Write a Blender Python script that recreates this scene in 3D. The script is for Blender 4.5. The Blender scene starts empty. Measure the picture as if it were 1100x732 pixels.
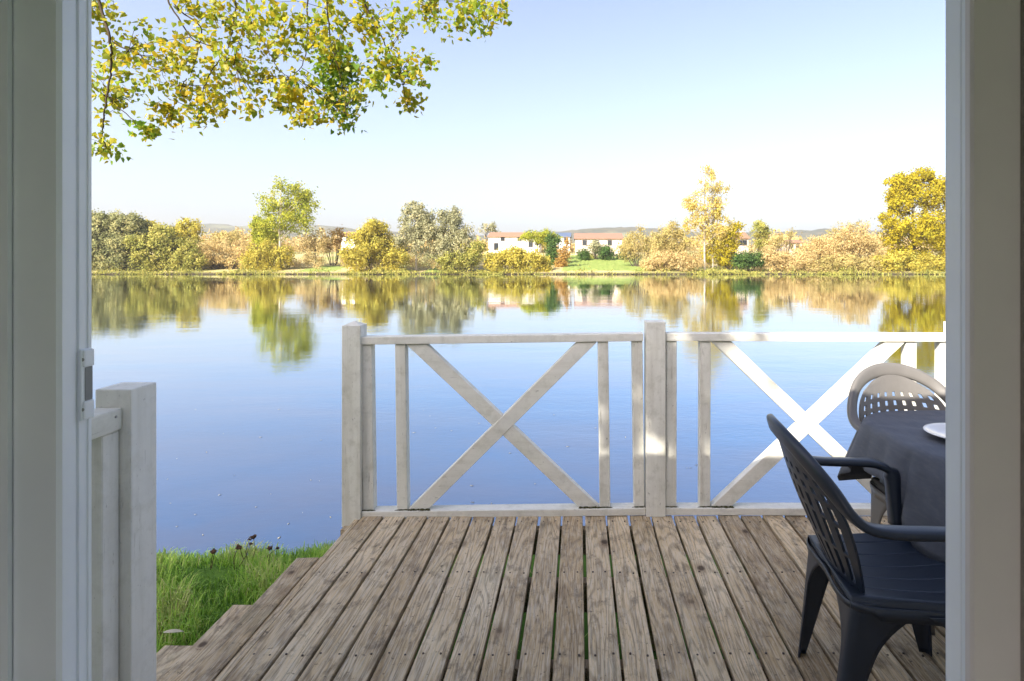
import bpy, bmesh, math, random
import numpy as np
from mathutils import Vector, Matrix, Euler

R = math.radians
C = bpy.context.scene.collection
SC = bpy.context.scene
random.seed(7)

# ------------------------------------------------------------------ camera
F, PX, PY, CZ = 641.0, 622.0, 279.0, 1.39
cam = bpy.data.cameras.new('camera'); cam_o = bpy.data.objects.new('camera', cam); C.objects.link(cam_o)
cam_o.location = (0, 0, CZ); cam_o.rotation_euler = (R(90), 0, 0)
cam.sensor_width = 36; cam.lens = 36 * F / 1100
cam.shift_x = (550 - PX) / 1100; cam.shift_y = -(366 - PY) / 1100
cam.clip_start = 0.05; cam.clip_end = 20000
SC.camera = cam_o

def P(px, py, d):
    return Vector(((px - PX) / F * d, d, CZ - (py - PY) / F * d))

# ------------------------------------------------------------------ tagging
def tag(o, label=None, cat=None, group=None, kind=None):
    if label: o['label'] = label
    if cat: o['category'] = cat
    if group: o['group'] = group
    if kind: o['kind'] = kind
    return o

def empty(name, loc=(0, 0, 0), rz=0.0):
    o = bpy.data.objects.new(name, None); C.objects.link(o)
    o.location = loc; o.rotation_euler = (0, 0, rz); o.empty_display_size = .1
    return o

def copy_tree(o, parent=None):
    c = o.copy(); C.objects.link(c)
    if parent: c.parent = parent
    for ch in list(o.children): copy_tree(ch, c)
    return c

# ------------------------------------------------------------------ materials
class NT:
    def __init__(s, name):
        s.m = bpy.data.materials.new(name); s.m.use_nodes = True
        s.t = s.m.node_tree; s.t.nodes.clear()
        s.out = s.n('ShaderNodeOutputMaterial')
    def n(s, typ, **kw):
        nd = s.t.nodes.new(typ)
        for k, v in kw.items(): setattr(nd, k, v)
        return nd
    def l(s, a, b): s.t.links.new(a, b)
    def val(s, sock, v):
        if hasattr(v, 'is_linked') or isinstance(v, bpy.types.NodeSocket): s.l(v, sock)
        else: sock.default_value = v
    def coord(s, scale=(1, 1, 1), off=None, kind='Object'):
        tc = s.n('ShaderNodeTexCoord'); mp = s.n('ShaderNodeMapping')
        mp.inputs['Scale'].default_value = scale
        s.l(tc.outputs[kind], mp.inputs['Vector'])
        if off is not None: s.l(off, mp.inputs['Location'])
        return mp.outputs[0]
    def noise(s, vec, scale=5, detail=4, rough=.55, dist=0):
        nd = s.n('ShaderNodeTexNoise'); s.l(vec, nd.inputs['Vector'])
        nd.inputs['Scale'].default_value = scale; nd.inputs['Detail'].default_value = detail
        nd.inputs['Roughness'].default_value = rough; nd.inputs['Distortion'].default_value = dist
        return nd.outputs['Fac']
    def ramp(s, fac, stops):
        nd = s.n('ShaderNodeValToRGB'); s.l(fac, nd.inputs[0])
        e = nd.color_ramp.elements
        while len(e) < len(stops): e.new(.5)
        for el, (p, c) in zip(e, stops):
            el.position = p
            el.color = (c, c, c, 1) if not hasattr(c, '__len__') else (*c, 1)
        return nd.outputs[0]
    def mix(s, fac, a, b, mode='MIX'):
        nd = s.n('ShaderNodeMix', data_type='RGBA', blend_type=mode)
        s.val(nd.inputs[0], fac)
        for i, v in ((6, a), (7, b)):
            if isinstance(v, bpy.types.NodeSocket): s.l(v, nd.inputs[i])
            else: nd.inputs[i].default_value = (*v, 1) if len(v) == 3 else v
        return nd.outputs[2]
    def math(s, op, a, b=0.0, clamp=False):
        nd = s.n('ShaderNodeMath', operation=op, use_clamp=clamp)
        s.val(nd.inputs[0], a); s.val(nd.inputs[1], b)
        return nd.outputs[0]
    def bump(s, h, strength=.3, dist=.01):
        nd = s.n('ShaderNodeBump'); s.l(h, nd.inputs['Height'])
        nd.inputs['Strength'].default_value = strength; nd.inputs['Distance'].default_value = dist
        return nd.outputs[0]
    def pbr(s, col, rough=.6, normal=None, spec=.5):
        p = s.n('ShaderNodeBsdfPrincipled')
        if isinstance(col, bpy.types.NodeSocket): s.l(col, p.inputs['Base Color'])
        else: p.inputs['Base Color'].default_value = (*col, 1)
        s.val(p.inputs['Roughness'], rough)
        p.inputs['Specular IOR Level'].default_value = spec
        if normal is not None: s.l(normal, p.inputs['Normal'])
        s.l(p.outputs[0], s.out.inputs[0])
        return s.m
    def attr(s, name):
        nd = s.n('ShaderNodeAttribute'); nd.attribute_name = name
        return nd.outputs['Fac']

def mat_plain(name, col, rough=.6, spec=.5, bump=0, bscale=40):
    t = NT(name); v = t.coord()
    n = t.noise(v, 6, 4)
    c = t.mix(n, tuple(x * .88 for x in col), tuple(min(1, x * 1.1) for x in col))
    nm = t.bump(t.noise(v, bscale, 4), bump, .004) if bump else None
    return t.pbr(c, rough, nm, spec)

def mat_leaf(name, cols, transl=.45, rough=.55, spec=.25):
    """leaf colour varies from leaf to leaf (a per-face number); half the light passes through"""
    t = NT(name); f = t.attr('rnd')
    k = len(cols); c = t.ramp(f, [(i / (k - 1) * .9 + .05, cc) for i, cc in enumerate(cols)])
    p = t.n('ShaderNodeBsdfPrincipled'); t.l(c, p.inputs['Base Color']); p.inputs['Roughness'].default_value = rough
    p.inputs['Specular IOR Level'].default_value = spec
    tr = t.n('ShaderNodeBsdfTranslucent'); t.l(c, tr.inputs[0])
    mx = t.n('ShaderNodeMixShader'); mx.inputs[0].default_value = transl
    t.l(p.outputs[0], mx.inputs[1]); t.l(tr.outputs[0], mx.inputs[2]); t.l(mx.outputs[0], t.out.inputs[0])
    return t.m

def mat_deck(name='weathered_wood', moss=0.25, axis=1):
    t = NT(name); a = t.attr('rnd')
    comb = t.n('ShaderNodeCombineXYZ'); t.l(t.math('MULTIPLY', a, 37.0), comb.inputs[0]); t.l(t.math('MULTIPLY', a, 91.0), comb.inputs[1])
    off = comb.outputs[0]
    sc = lambda s, l: (s, l, s) if axis == 1 else (l, s, s)
    v = t.coord(sc(1, 1), off)
    vg = t.coord(sc(1, .055), off)                     # along the grain
    fine = t.noise(vg, 210, 5, .7, .6)
    mid = t.noise(vg, 60, 4, .6, 1.2)
    # growth rings: bands bent by a slow noise
    slow = t.noise(t.coord(sc(1, .10), off), 6, 2, .5)
    ring = t.math('SINE', t.math('MULTIPLY', slow, 150.0))
    ring = t.math('MULTIPLY_ADD', ring, .5); ring.node.inputs[2].default_value = .5
    big = t.noise(t.coord(sc(1, .4), off), 3.2, 5, .65)
    blot = t.noise(t.coord(sc(1, .6), off), 13, 5, .7)
    base = t.ramp(big, [(.3, (.39, .285, .155)), (.5, (.56, .435, .27)), (.72, (.70, .60, .43))])
    tone = t.ramp(a, [(0, (.72, .70, .68)), (.35, (.93, .90, .86)), (.7, (1.05, 1.04, 1.02)), (1, (1.22, 1.22, 1.22))])
    base = t.mix(1.0, base, tone, 'MULTIPLY')
    base = t.mix(t.math('MULTIPLY', t.ramp(ring, [(.55, 0), (.95, 1)]), .5), base, (.17, .125, .08))
    base = t.mix(t.math('MULTIPLY', t.ramp(mid, [(.48, 0), (.66, 1)]), .55), base, (.13, .10, .07))
    base = t.mix(t.math('MULTIPLY', t.ramp(fine, [(.46, 0), (.62, 1)]), .5), base, (.66, .60, .50))
    crack = t.ramp(fine, [(.30, 1), (.40, 0)])
    base = t.mix(t.math('MULTIPLY', crack, .9), base, (.05, .04, .03))
    base = t.mix(t.math('MULTIPLY', t.ramp(blot, [(.54, 0), (.66, 1)]), .55), base, (.10, .08, .06))
    base = t.mix(t.math('MULTIPLY', t.ramp(t.noise(v, 34, 4, .7), [(.62, 0), (.68, 1)]), .75), base, (.07, .055, .045))
    base = t.mix(t.math('MULTIPLY', t.ramp(t.noise(v, 2.1, 5, .7), [(.55, 0), (.75, 1)]), moss), base, (.13, .13, .075))
    # knots
    vo = t.n('ShaderNodeTexVoronoi'); t.l(t.coord(sc(1, .75), off), vo.inputs['Vector']); vo.inputs['Scale'].default_value = 5.6
    vo.inputs['Randomness'].default_value = 1
    wob = t.math('ADD', vo.outputs['Distance'], t.math('MULTIPLY', t.noise(v, 40, 3, .6), .06))
    kn = t.ramp(wob, [(.10, 1), (.15, 0)])
    halo = t.ramp(wob, [(.13, 1), (.32, 0)])
    base = t.mix(t.math('MULTIPLY', halo, .45), base, (.19, .125, .075))
    base = t.mix(t.math('MULTIPLY', kn, .85), base, (.055, .035, .025))
    h = t.math('ADD', t.math('MULTIPLY', fine, .6), t.math('MULTIPLY', mid, .6))
    return t.pbr(base, .82, t.bump(h, .7, .005), .25)

def mat_white(name, axis=2, dirt=.5, col=(.83, .815, .74)):
    """old white paint on wood: chips, grain cracks, green-grey grime in patches"""
    t = NT(name)
    sc = [1, 1, 1]; sc[axis] = .07
    v = t.coord(); vg = t.coord(tuple(sc))
    g = t.noise(vg, 120, 4, .7, .4); big = t.noise(v, 5, 5, .65); vs2 = [1, 1, 1]; vs2[axis] = .4; sp = t.noise(t.coord(tuple(vs2)), 50, 4, .65); st = t.noise(vg, 22, 4, .6)
    blot = t.noise(v, 14, 5, .7); pin = t.noise(v, 120, 2, .5)
    c = t.ramp(big, [(.3, tuple(x * .82 for x in col)), (.62, col)])
    c = t.mix(t.math('MULTIPLY', t.ramp(st, [(.46, 0), (.72, 1)]), dirt * .8), c, (.50, .475, .39))
    c = t.mix(t.math('MULTIPLY', t.ramp(blot, [(.5, 0), (.68, 1)]), dirt * .75), c, (.44, .43, .35))
    c = t.mix(t.math('MULTIPLY', t.ramp(big, [(.5, 0), (.72, 1)]), dirt * .6), c, (.42, .42, .33))
    c = t.mix(t.math('MULTIPLY', t.ramp(g, [(.30, 1), (.36, 0)]), dirt * 1.2, True), c, (.26, .235, .19))
    c = t.mix(t.math('MULTIPLY', t.ramp(sp, [(.675, 0), (.73, 1)]), dirt * 1.1, True), c, (.15, .135, .11))
    c = t.mix(t.math('MULTIPLY', t.ramp(pin, [(.72, 0), (.78, 1)]), dirt, True), c, (.12, .11, .09))
    return t.pbr(c, .5, t.bump(t.math('ADD', g, t.math('MULTIPLY', sp, .5)), .3, .003), .35)

M = {}
M['deck'] = mat_deck()
M['step'] = mat_deck('weathered_step_wood', .6)
M['white_z'] = mat_white('old_white_paint', 2, .62)
M['white_post'] = mat_white('white_paint_near_post', 2, .36, (.86, .85, .80))  # same white paint, lighter and cleaner in place of stronger light on the post
M['white_x'] = mat_white('old_white_paint_rail', 0, .5)
M['white_y'] = mat_white('old_white_paint_side_rail', 1, .45)
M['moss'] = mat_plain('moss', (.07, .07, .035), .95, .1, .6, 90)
M['pvc'] = mat_plain('white_pvc', (.86, .88, .97), .32, .5)
M['pvc_dull'] = mat_plain('cream_pvc', (.68, .62, .60), .4, .4)
M['slot_shade'] = mat_plain('slot_shade_grey', (.22, .225, .23), .5)
M['seal'] = mat_plain('dark_rubber', (.05, .055, .06), .6)
M['metal'] = mat_plain('zinc_screw', (.32, .31, .29), .35, .8)
M['screw'] = mat_plain('rusty_screw', (.07, .05, .04), .6, .4)
M['house_wall'] = mat_plain('house_cladding', (.72, .69, .62), .6)
M['inner_wall'] = mat_plain('inner_wall', (.83, .82, .79), .7)
M['floor'] = mat_plain('inner_floor', (.27, .29, .32), .5)
M['roof_sheet'] = mat_plain('roof_sheet', (.25, .24, .23), .6)
M['plastic'] = None
def mat_plastic(name, dark, light):
    t = NT(name); v = t.coord()
    n = t.noise(v, 380, 3, .6); b = t.noise(v, 9, 4, .6)
    c = t.mix(b, dark, light)
    r = t.ramp(b, [(.3, .30), (.7, .44)])
    return t.pbr(c, r, t.bump(n, .18, .001), .65)
M['plastic'] = mat_plastic('anthracite_plastic', (.005, .009, .018), (.013, .023, .044))
M['taupe'] = mat_plastic('taupe_plastic', (.125, .118, .11), (.165, .156, .147))
def mat_cloth():
    t = NT('grey_tablecloth'); v = t.coord()
    n = t.noise(v, 300, 3, .7); b = t.noise(v, 6, 5, .65); sl = t.noise(t.coord((1, .2, 1)), 90, 3)
    c = t.mix(b, (.072, .081, .102), (.120, .133, .163))
    c = t.mix(t.math('MULTIPLY', t.ramp(sl, [(.45, 0), (.7, 1)]), .35), c, (.15, .155, .17))
    wr = t.math('ADD', t.noise(t.coord((1, .6, .8)), 6, 2, .5, .2), 0.0)
    nm = t.bump(t.math('ADD', t.math('MULTIPLY', n, .03), wr), 1.0, .04)
    return t.pbr(c, .7, nm, .35)
M['cloth'] = mat_cloth()
M['china'] = mat_plain('white_china', (.8, .8, .79), .15, .6)

# ------------------------------------------------------------------ mesh building
class MB:
    def __init__(s): s.v = []; s.f = []; s.r = []
    def add(s, verts, faces, rnd=0.5, mtx=None):
        o = len(s.v)
        for p in verts: s.v.append(tuple(mtx @ Vector(p)) if mtx is not None else tuple(p))
        for f in faces: s.f.append(tuple(i + o for i in f)); s.r.append(rnd)
    def box(s, x0, x1, y0, y1, z0, z1, bev=.003, rnd=.5, mtx=None, seg=1, jit=0):
        bm = bmesh.new(); bmesh.ops.create_cube(bm, size=1)
        for v in bm.verts:
            v.co = Vector((x0 + (v.co.x + .5) * (x1 - x0), y0 + (v.co.y + .5) * (y1 - y0), z0 + (v.co.z + .5) * (z1 - z0)))
            if jit: v.co += Vector((random.uniform(-jit, jit), random.uniform(-jit, jit), random.uniform(-jit, jit)))
        if bev: bmesh.ops.bevel(bm, geom=bm.edges[:], offset=bev, segments=seg, affect='EDGES', profile=.6)
        bm.verts.ensure_lookup_table(); bm.verts.index_update()
        s.add([v.co.copy() for v in bm.verts], [[v.index for v in f.verts] for f in bm.faces], rnd, mtx)
        bm.free()
    def tube(s, pts, radii, n=8, rnd=.5, cap=True):
        pts = [Vector(p) for p in pts]; vs = []; fs = []
        ref = Vector((.31, .2, .93)).normalized()
        for i, p in enumerate(pts):
            tg = (pts[min(i + 1, len(pts) - 1)] - pts[max(i - 1, 0)]).normalized()
            u = tg.cross(ref); u = u.normalized() if u.length > 1e-4 else Vector((1, 0, 0)); w = tg.cross(u).normalized()
            for k in range(n):
                a = 2 * math.pi * k / n
                vs.append(p + (u * math.cos(a) + w * math.sin(a)) * radii[i])
        for i in range(len(pts) - 1):
            for k in range(n):
                fs.append((i * n + k, i * n + (k + 1) % n, (i + 1) * n + (k + 1) % n, (i + 1) * n + k))
        if cap:
            fs.append(tuple(range(n - 1, -1, -1))); fs.append(tuple((len(pts) - 1) * n + k for k in range(n)))
        s.add(vs, fs, rnd)
    def build(s, name, mat, parent=None, smooth=False, loc=None):
        me = bpy.data.meshes.new(name); me.from_pydata(s.v, [], s.f)
        a = me.attributes.new('rnd', 'FLOAT', 'FACE'); a.data.foreach_set('value', s.r)
        me.materials.append(mat); me.update()
        if smooth: me.polygons.foreach_set('use_smooth', [True] * len(me.polygons))
        bm = bmesh.new(); bm.from_mesh(me); bmesh.ops.recalc_face_normals(bm, faces=bm.faces[:]); bm.to_mesh(me); bm.free()
        o = bpy.data.objects.new(name, me); C.objects.link(o)
        if parent: o.parent = parent
        if loc: o.location = loc
        return o

def np_mesh(name, V, Fq, rnd, mat, parent=None, smooth=False):
    """V (n,3), Fq (m,k) all faces with the same number of corners"""
    me = bpy.data.meshes.new(name); m, k = Fq.shape
    me.vertices.add(len(V)); me.vertices.foreach_set('co', np.ascontiguousarray(V, dtype=np.float32).ravel())
    me.loops.add(m * k); me.loops.foreach_set('vertex_index', Fq.astype(np.int32).ravel())
    me.polygons.add(m); me.polygons.foreach_set('loop_start', np.arange(0, m * k, k, dtype=np.int32))
    me.update(calc_edges=True)
    a = me.attributes.new('rnd', 'FLOAT', 'FACE'); a.data.foreach_set('value', np.ascontiguousarray(rnd, dtype=np.float32))
    me.materials.append(mat)
    if smooth: me.polygons.foreach_set('use_smooth', [True] * m)
    o = bpy.data.objects.new(name, me); C.objects.link(o)
    if parent: o.parent = parent
    return o

def frames(rng, n, up=0.0):
    u = rng.normal(size=(n, 3)); u[:, 2] += up * 2 * rng.choice([-1, 1], n) if up else 0
    u /= np.linalg.norm(u, axis=1)[:, None]
    w = rng.normal(size=(n, 3)); w -= (w * u).sum(1)[:, None] * u; w /= np.linalg.norm(w, axis=1)[:, None]
    return u, w

def leaf_quads(rng, cen, size, aspect=.55, up=0.0, out=None):
    n = len(cen)
    if out is None: u, w = frames(rng, n, up)
    else:
        nn = out + rng.normal(size=(n, 3)) * .55; nn /= np.linalg.norm(nn, axis=1)[:, None] + 1e-6
        u = rng.normal(size=(n, 3)); u -= (u * nn).sum(1)[:, None] * nn; u /= np.linalg.norm(u, axis=1)[:, None] + 1e-6
        w = np.cross(nn, u)
    s = (size * rng.uniform(.6, 1.35, n))[:, None]
    V = np.stack([cen + u * s, cen + w * s * aspect, cen - u * s, cen - w * s * aspect], 1).reshape(-1, 3)
    return V, np.arange(4 * n).reshape(n, 4)

def clumps(rng, lobes, n_cl, per, rc, shell=.5):
    """leaf positions in clumps spread through ellipsoid lobes [(centre, radii)]"""
    vol = np.array([r[0] * r[1] * r[2] for c, r in lobes]) ** .68; vol /= vol.sum()
    idx = rng.choice(len(lobes), n_cl, p=vol)
    cen = np.array([lobes[i][0] for i in idx], float); rad = np.array([lobes[i][1] for i in idx], float)
    d = rng.normal(size=(n_cl, 3)); d /= np.linalg.norm(d, axis=1)[:, None]
    rr = 1 - shell * rng.random(n_cl) ** 1.3
    rr *= rng.uniform(.86, 1.08, n_cl)
    cc = cen + d * rad * rr[:, None]
    crnd = rng.random(n_cl)
    pts = np.repeat(cc, per, 0) + rng.normal(size=(n_cl * per, 3)) * rc
    rn = np.clip(np.repeat(crnd, per) * .62 + .12 + rng.random(n_cl * per) * .26, 0, 1)
    clumps.out = (pts - np.repeat(cen, per, 0)) / np.repeat(rad, per, 0)
    clumps.out /= np.linalg.norm(clumps.out, axis=1)[:, None] + 1e-6
    return cc, pts, rn

# ------------------------------------------------------------------ terrain profile
YB = 103.8
_py = [-400, 3.2, 3.75, 4.15, 4.5, 5.2, 8, 96, 103.2, 104.2, 106, 110, 118, 132, 150, 400, 1000, 3000, 9000]
_pz = [-.60, -.60, -.62, -.74, -1.1, -1.5, -3, -3.4, -1.45, -.95, -.75, -.35, .35, 2.2, 3.3, 6, 8, 10, 14]
def gz(y): return float(np.interp(y, _py, _pz))
WATER_Z = -1.20
def bank_y(x):  # how far the near bank's lip wanders
    k = min(1, max(0, (x + 2.7) / 1.6)); k = k * k * (3 - 2 * k)
    return .05 * math.sin(x * 1.7 + .6) + .03 * math.sin(x * 4.1) + .05 + .42 * k

def make_ground():
    xs = sorted(set([-9000, -4000, -1500, -700, -350, -200, -140, -100, -70, -45, -30, -20, -14, -10] + [round(-8 + .25 * i, 3) for i in range(65)] + [10, 14, 20, 30, 45, 70, 100, 140, 200, 350, 700, 1500, 4000, 9000]))
    ys = [-4000, -800, -200, -60, -20, -8, -3, 0, 1, 2] + [round(2.4 + .12 * i, 3) for i in range(28)] + [6, 8, 14, 40, 80, 96, 100, 102, 103, 103.6, 104.2, 105, 106, 108, 110, 114, 118, 124, 132, 140, 150, 170, 200, 260, 400, 700, 1000, 2000, 4000, 9000]
    rng = random.Random(3); V = []; Fq = []
    for y in ys:
        for x in xs:
            z = gz(y - (bank_y(x) if 2 < y < 8 else 0))
            if 2 < y < 4.2: z += rng.uniform(-.015, .015)
            if 103.5 < y < 170: z += .25 * math.sin(x * .11 + y * .07) + rng.uniform(-.08, .08)
            V.append((x, y, z))
    nx = len(xs)
    for j in range(len(ys) - 1):
        for i in range(nx - 1):
            Fq.append((j * nx + i, j * nx + i + 1, (j + 1) * nx + i + 1, (j + 1) * nx + i))
    t = NT('ground'); v = t.coord()
    n1 = t.noise(v, 1.3, 5, .65); n2 = t.noise(v, .035, 4, .6); n3 = t.noise(v, 14, 4, .7)
    grass = t.ramp(n1, [(.3, (.05, .10, .018)), (.55, (.09, .18, .025)), (.75, (.15, .22, .05))])
    field = t.ramp(n2, [(.40, (.26, .27, .09)), (.5, (.38, .32, .15)), (.62, (.42, .35, .18))])
    sp2 = t.n('ShaderNodeSeparateXYZ'); tc2 = t.n('ShaderNodeTexCoord'); t.l(tc2.outputs['Object'], sp2.inputs[0])
    def between(sock, a, b): return t.math('MULTIPLY', t.math('GREATER_THAN', sock, a), t.math('LESS_THAN', sock, b))
    wob = t.math('ADD', sp2.outputs[0], t.math('MULTIPLY', t.noise(v, .4, 3, .6), 3.0))
    lawn = t.math('MAXIMUM', t.math('MULTIPLY', between(wob, -1.5, 14.5), between(sp2.outputs[1], 105.5, 133)), t.math('MAXIMUM', t.math('MULTIPLY', between(wob, -48.5, -42), between(sp2.outputs[1], 105, 116)), t.math('MULTIPLY', between(wob, -26.5, -22), between(sp2.outputs[1], 105, 116))))
    lc = t.ramp(n1, [(.3, (.15, .22, .045)), (.7, (.27, .31, .09))])
    field = t.mix(lawn, field, lc)
    sep = t.n('ShaderNodeSeparateXYZ'); tc = t.n('ShaderNodeTexCoord'); t.l(tc.outputs['Object'], sep.inputs[0])
    far = t.math('GREATER_THAN', sep.outputs[1], 60.0)
    c = t.mix(far, grass, field)
    wet = t.n('ShaderNodeMapRange'); t.l(sep.outputs[2], wet.inputs[0])
    wet.inputs[1].default_value = -1.05; wet.inputs[2].default_value = -.75; wet.inputs[3].default_value = 1; wet.inputs[4].default_value = 0
    c = t.mix(wet.outputs[0], c, (.055, .045, .028))
    m = t.pbr(c, .95, t.bump(n3, .6, .03), .1)
    o = np_mesh('ground', np.array(V), np.array(Fq), np.zeros(len(Fq)), m)
    tag(o, kind='structure')
make_ground()

def make_water():
    t = NT('river_water'); v = t.coord()
    # faint flow ripples; calmer and rougher bands
    big = t.noise(t.coord((.5, 1, 1)), .09, 3, .5)
    band = t.ramp(big, [(.42, .22), (.62, 1)])
    r1 = t.noise(t.coord((.55, 1, 1)), 1.1, 3, .55, .3); r2 = t.noise(t.coord((.7, 1, 1)), 5.5, 3, .6, .3)
    h = t.math('ADD', r1, t.math('MULTIPLY', r2, .26))
    near = t.n('ShaderNodeMapRange'); sp3 = t.n('ShaderNodeSeparateXYZ'); t.l(v, sp3.inputs[0]); t.l(sp3.outputs[1], near.inputs[0])
    near.inputs[1].default_value = 6; near.inputs[2].default_value = 30; near.inputs[3].default_value = 1; near.inputs[4].default_value = 0
    fine = t.noise(t.coord((.45, 1, 1)), 13, 3, .6)
    h = t.math('ADD', h, t.math('MULTIPLY', t.math('MULTIPLY', fine, near.outputs[0]), .42))
    h = t.math('MULTIPLY', h, band)
    nm = t.bump(h, 1.0, WAVE)
    body = t.ramp(t.noise(t.coord((.35, 1, 1)), .55, 4, .6), [(.38, (.002, .004, .007)), (.62, (.007, .006, .007))])
    d = t.n('ShaderNodeBsdfDiffuse'); t.l(body, d.inputs[0])
    deep = t.n('ShaderNodeBsdfGlossy'); deep.inputs['Roughness'].default_value = .03; t.l(nm, deep.inputs['Normal'])
    t.l(t.ramp(t.noise(t.coord((.3, 1, 1)), .5, 4, .6), [(.36, (.06, .27, .50)), (.66, (.20, .29, .43))]), deep.inputs['Color'])
    rc_ = deep.inputs['Color'].links[0].from_socket; shal = t.n('ShaderNodeMapRange'); sp4 = t.n('ShaderNodeSeparateXYZ'); t.l(v, sp4.inputs[0]); t.l(sp4.outputs[1], shal.inputs[0])
    shal.inputs[1].default_value = 4.5; shal.inputs[2].default_value = 13; shal.inputs[3].default_value = 1; shal.inputs[4].default_value = 0
    pt = t.ramp(t.noise(t.coord((.6, 1, 1)), .42, 4, .55, .4), [(.36, .12), (.62, .95)])
    t.l(t.mix(t.math('MULTIPLY', shal.outputs[0], pt), rc_, (.30, .27, .31)), deep.inputs['Color'])
    add = t.n('ShaderNodeAddShader'); t.l(d.outputs[0], add.inputs[0]); t.l(deep.outputs[0], add.inputs[1])
    g = t.n('ShaderNodeBsdfGlossy'); g.inputs['Color'].default_value = (.93, .96, 1, 1); g.inputs['Roughness'].default_value = .012
    t.l(nm, g.inputs['Normal'])
    fr = t.n('ShaderNodeFresnel'); fr.inputs[0].default_value = 1.52; t.l(nm, fr.inputs['Normal'])
    mx = t.n('ShaderNodeMixShader'); t.l(t.math('MULTIPLY', fr.outputs[0], 1.4, True), mx.inputs[0]); t.l(add.outputs[0], mx.inputs[1]); t.l(g.outputs[0], mx.inputs[2])
    t.l(mx.outputs[0], t.out.inputs[0])
    V = np.array([(-900, 3.0, WATER_Z), (900, 3.0, WATER_Z), (900, 112, WATER_Z), (-900, 112, WATER_Z)], float)
    o = np_mesh('river_water', V, np.array([[0, 1, 2, 3]]), np.zeros(1), t.m)
    tag(o, kind='structure')
WAVE = .0095
make_water()

def make_hills():
    rng = random.Random(11)
    t = NT('wooded_hill'); v = t.coord()
    n = t.noise(v, .03, 5, .7); b = t.noise(v, .006, 3, .6)
    c = t.ramp(n, [(.35, (.05, .06, .035)), (.55, (.10, .09, .045)), (.7, (.16, .12, .06))])
    c = t.mix(t.ramp(b, [(.5, 0), (.62, 1)]), c, (.17, .17, .09))
    m = t.pbr(c, 1.0, t.bump(n, 1.0, 8), .05)
    prof = [(-1200, 250), (-500, 247), (-200, 246), (60, 244), (180, 243), (240, 242), (300, 246), (345, 243), (380, 247), (450, 252), (540, 254), (620, 248), (660, 245), (700, 246), (760, 252), (850, 249), (880, 247), (930, 249), (1000, 246), (1300, 250), (2500, 252)]
    xp = [p[0] for p in prof]; yp = [p[1] for p in prof]
    V = []; Fq = []; cols = 420; rows = 12
    for j in range(rows + 1):
        f = j / rows; d = 1100 + 500 * f
        for i in range(cols + 1):
            px = -1200 + 3700 * i / cols
            ridge = CZ - (np.interp(px, xp, yp) - PY) / F * 1600
            z = 6 + (ridge - 6) * math.sin(f * math.pi / 2) ** 1.4 + rng.uniform(-3, 3) * f * (1 if j < rows else 1.4)
            V.append(((px - PX) / F * 1600, d, z))
    w = cols + 1
    for j in range(rows):
        for i in range(cols): Fq.append((j * w + i, j * w + i + 1, (j + 1) * w + i + 1, (j + 1) * w + i))
    # rounded far side, so the hill is a hill from everywhere
    o0 = len(V)
    for i in range(cols + 1):
        x, y, z = V[rows * w + i]; V.append((x, y + 700, 4))
    for i in range(cols): Fq.append((rows * w + i, rows * w + i + 1, o0 + i + 1, o0 + i))
    o = np_mesh('hills', np.array(V), np.array(Fq), np.zeros(len(Fq)), m, smooth=True)
    tag(o, kind='structure')
make_hills()

# ------------------------------------------------------------------ deck and steps
PITCH, X0 = .1205, .0265
def make_deck():
    root = empty('deck', (0, 0, 0)); tag(root, 'weathered grey-brown wooden deck of long boards in front of the doorway', 'deck')
    mb = MB(); rng = random.Random(5)
    for k in range(-26, 10):
        x0 = X0 - PITCH * (k + 1) + .0065 + rng.uniform(-.0018, .0018); x1 = X0 - PITCH * k - .0065 + rng.uniform(-.0018, .0018)
        dz = rng.uniform(-.002, .002)
        mb.box(x0, x1, .87, 3.245 + rng.uniform(-.006, .006), -.028 + dz, dz, .0035, rng.random(), seg=2, jit=.0012)
    mb.build('deck_boards', M['deck'], root)
    sm = MB(); rs = random.Random(15)
    for k in range(-26, 10):
        for y in (1.0, 1.55, 2.1, 2.65, 3.165):
            for fx in (-.030, .030):
                x = X0 - PITCH * (k + .5) + fx + rs.uniform(-.005, .005); yy = y + rs.uniform(-.008, .008)
                sm.tube([(x, yy, -.006), (x, yy, .0026)], [.0042, .004], 9)
    o = sm.build('screw_heads', M['screw'], root); tag(o, kind='stuff')
    # a narrow edging board on its side, just under the deck's left edge
    e = MB(); e.box(X0 - PITCH * 10 - .034, X0 - PITCH * 10 - .006, .9, 3.24, -.15, -.012, .004, .75, seg=2)
    e.build('edge_board', M['step'], root)
    for y in (1.0, 1.55, 2.1, 2.65, 3.165):
        j = MB(); j.box(X0 - PITCH * 10 - (.0 if y < 3 else .078), 3.1, y - .025, y + .025, -.165, -.032, .003, .2); j.build('joist', M['step'], root)
    for x in (-1.1, .35, 1.7, 3.0):
        for y in (1.0, 3.1):
            j = MB(); j.box(x - .05, x + .05, y - .05, y + .05, -1.3 if y > 2 else -.7, -.168, .004, .1); j.build('foundation_post', M['step'], root)
make_deck()

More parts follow.
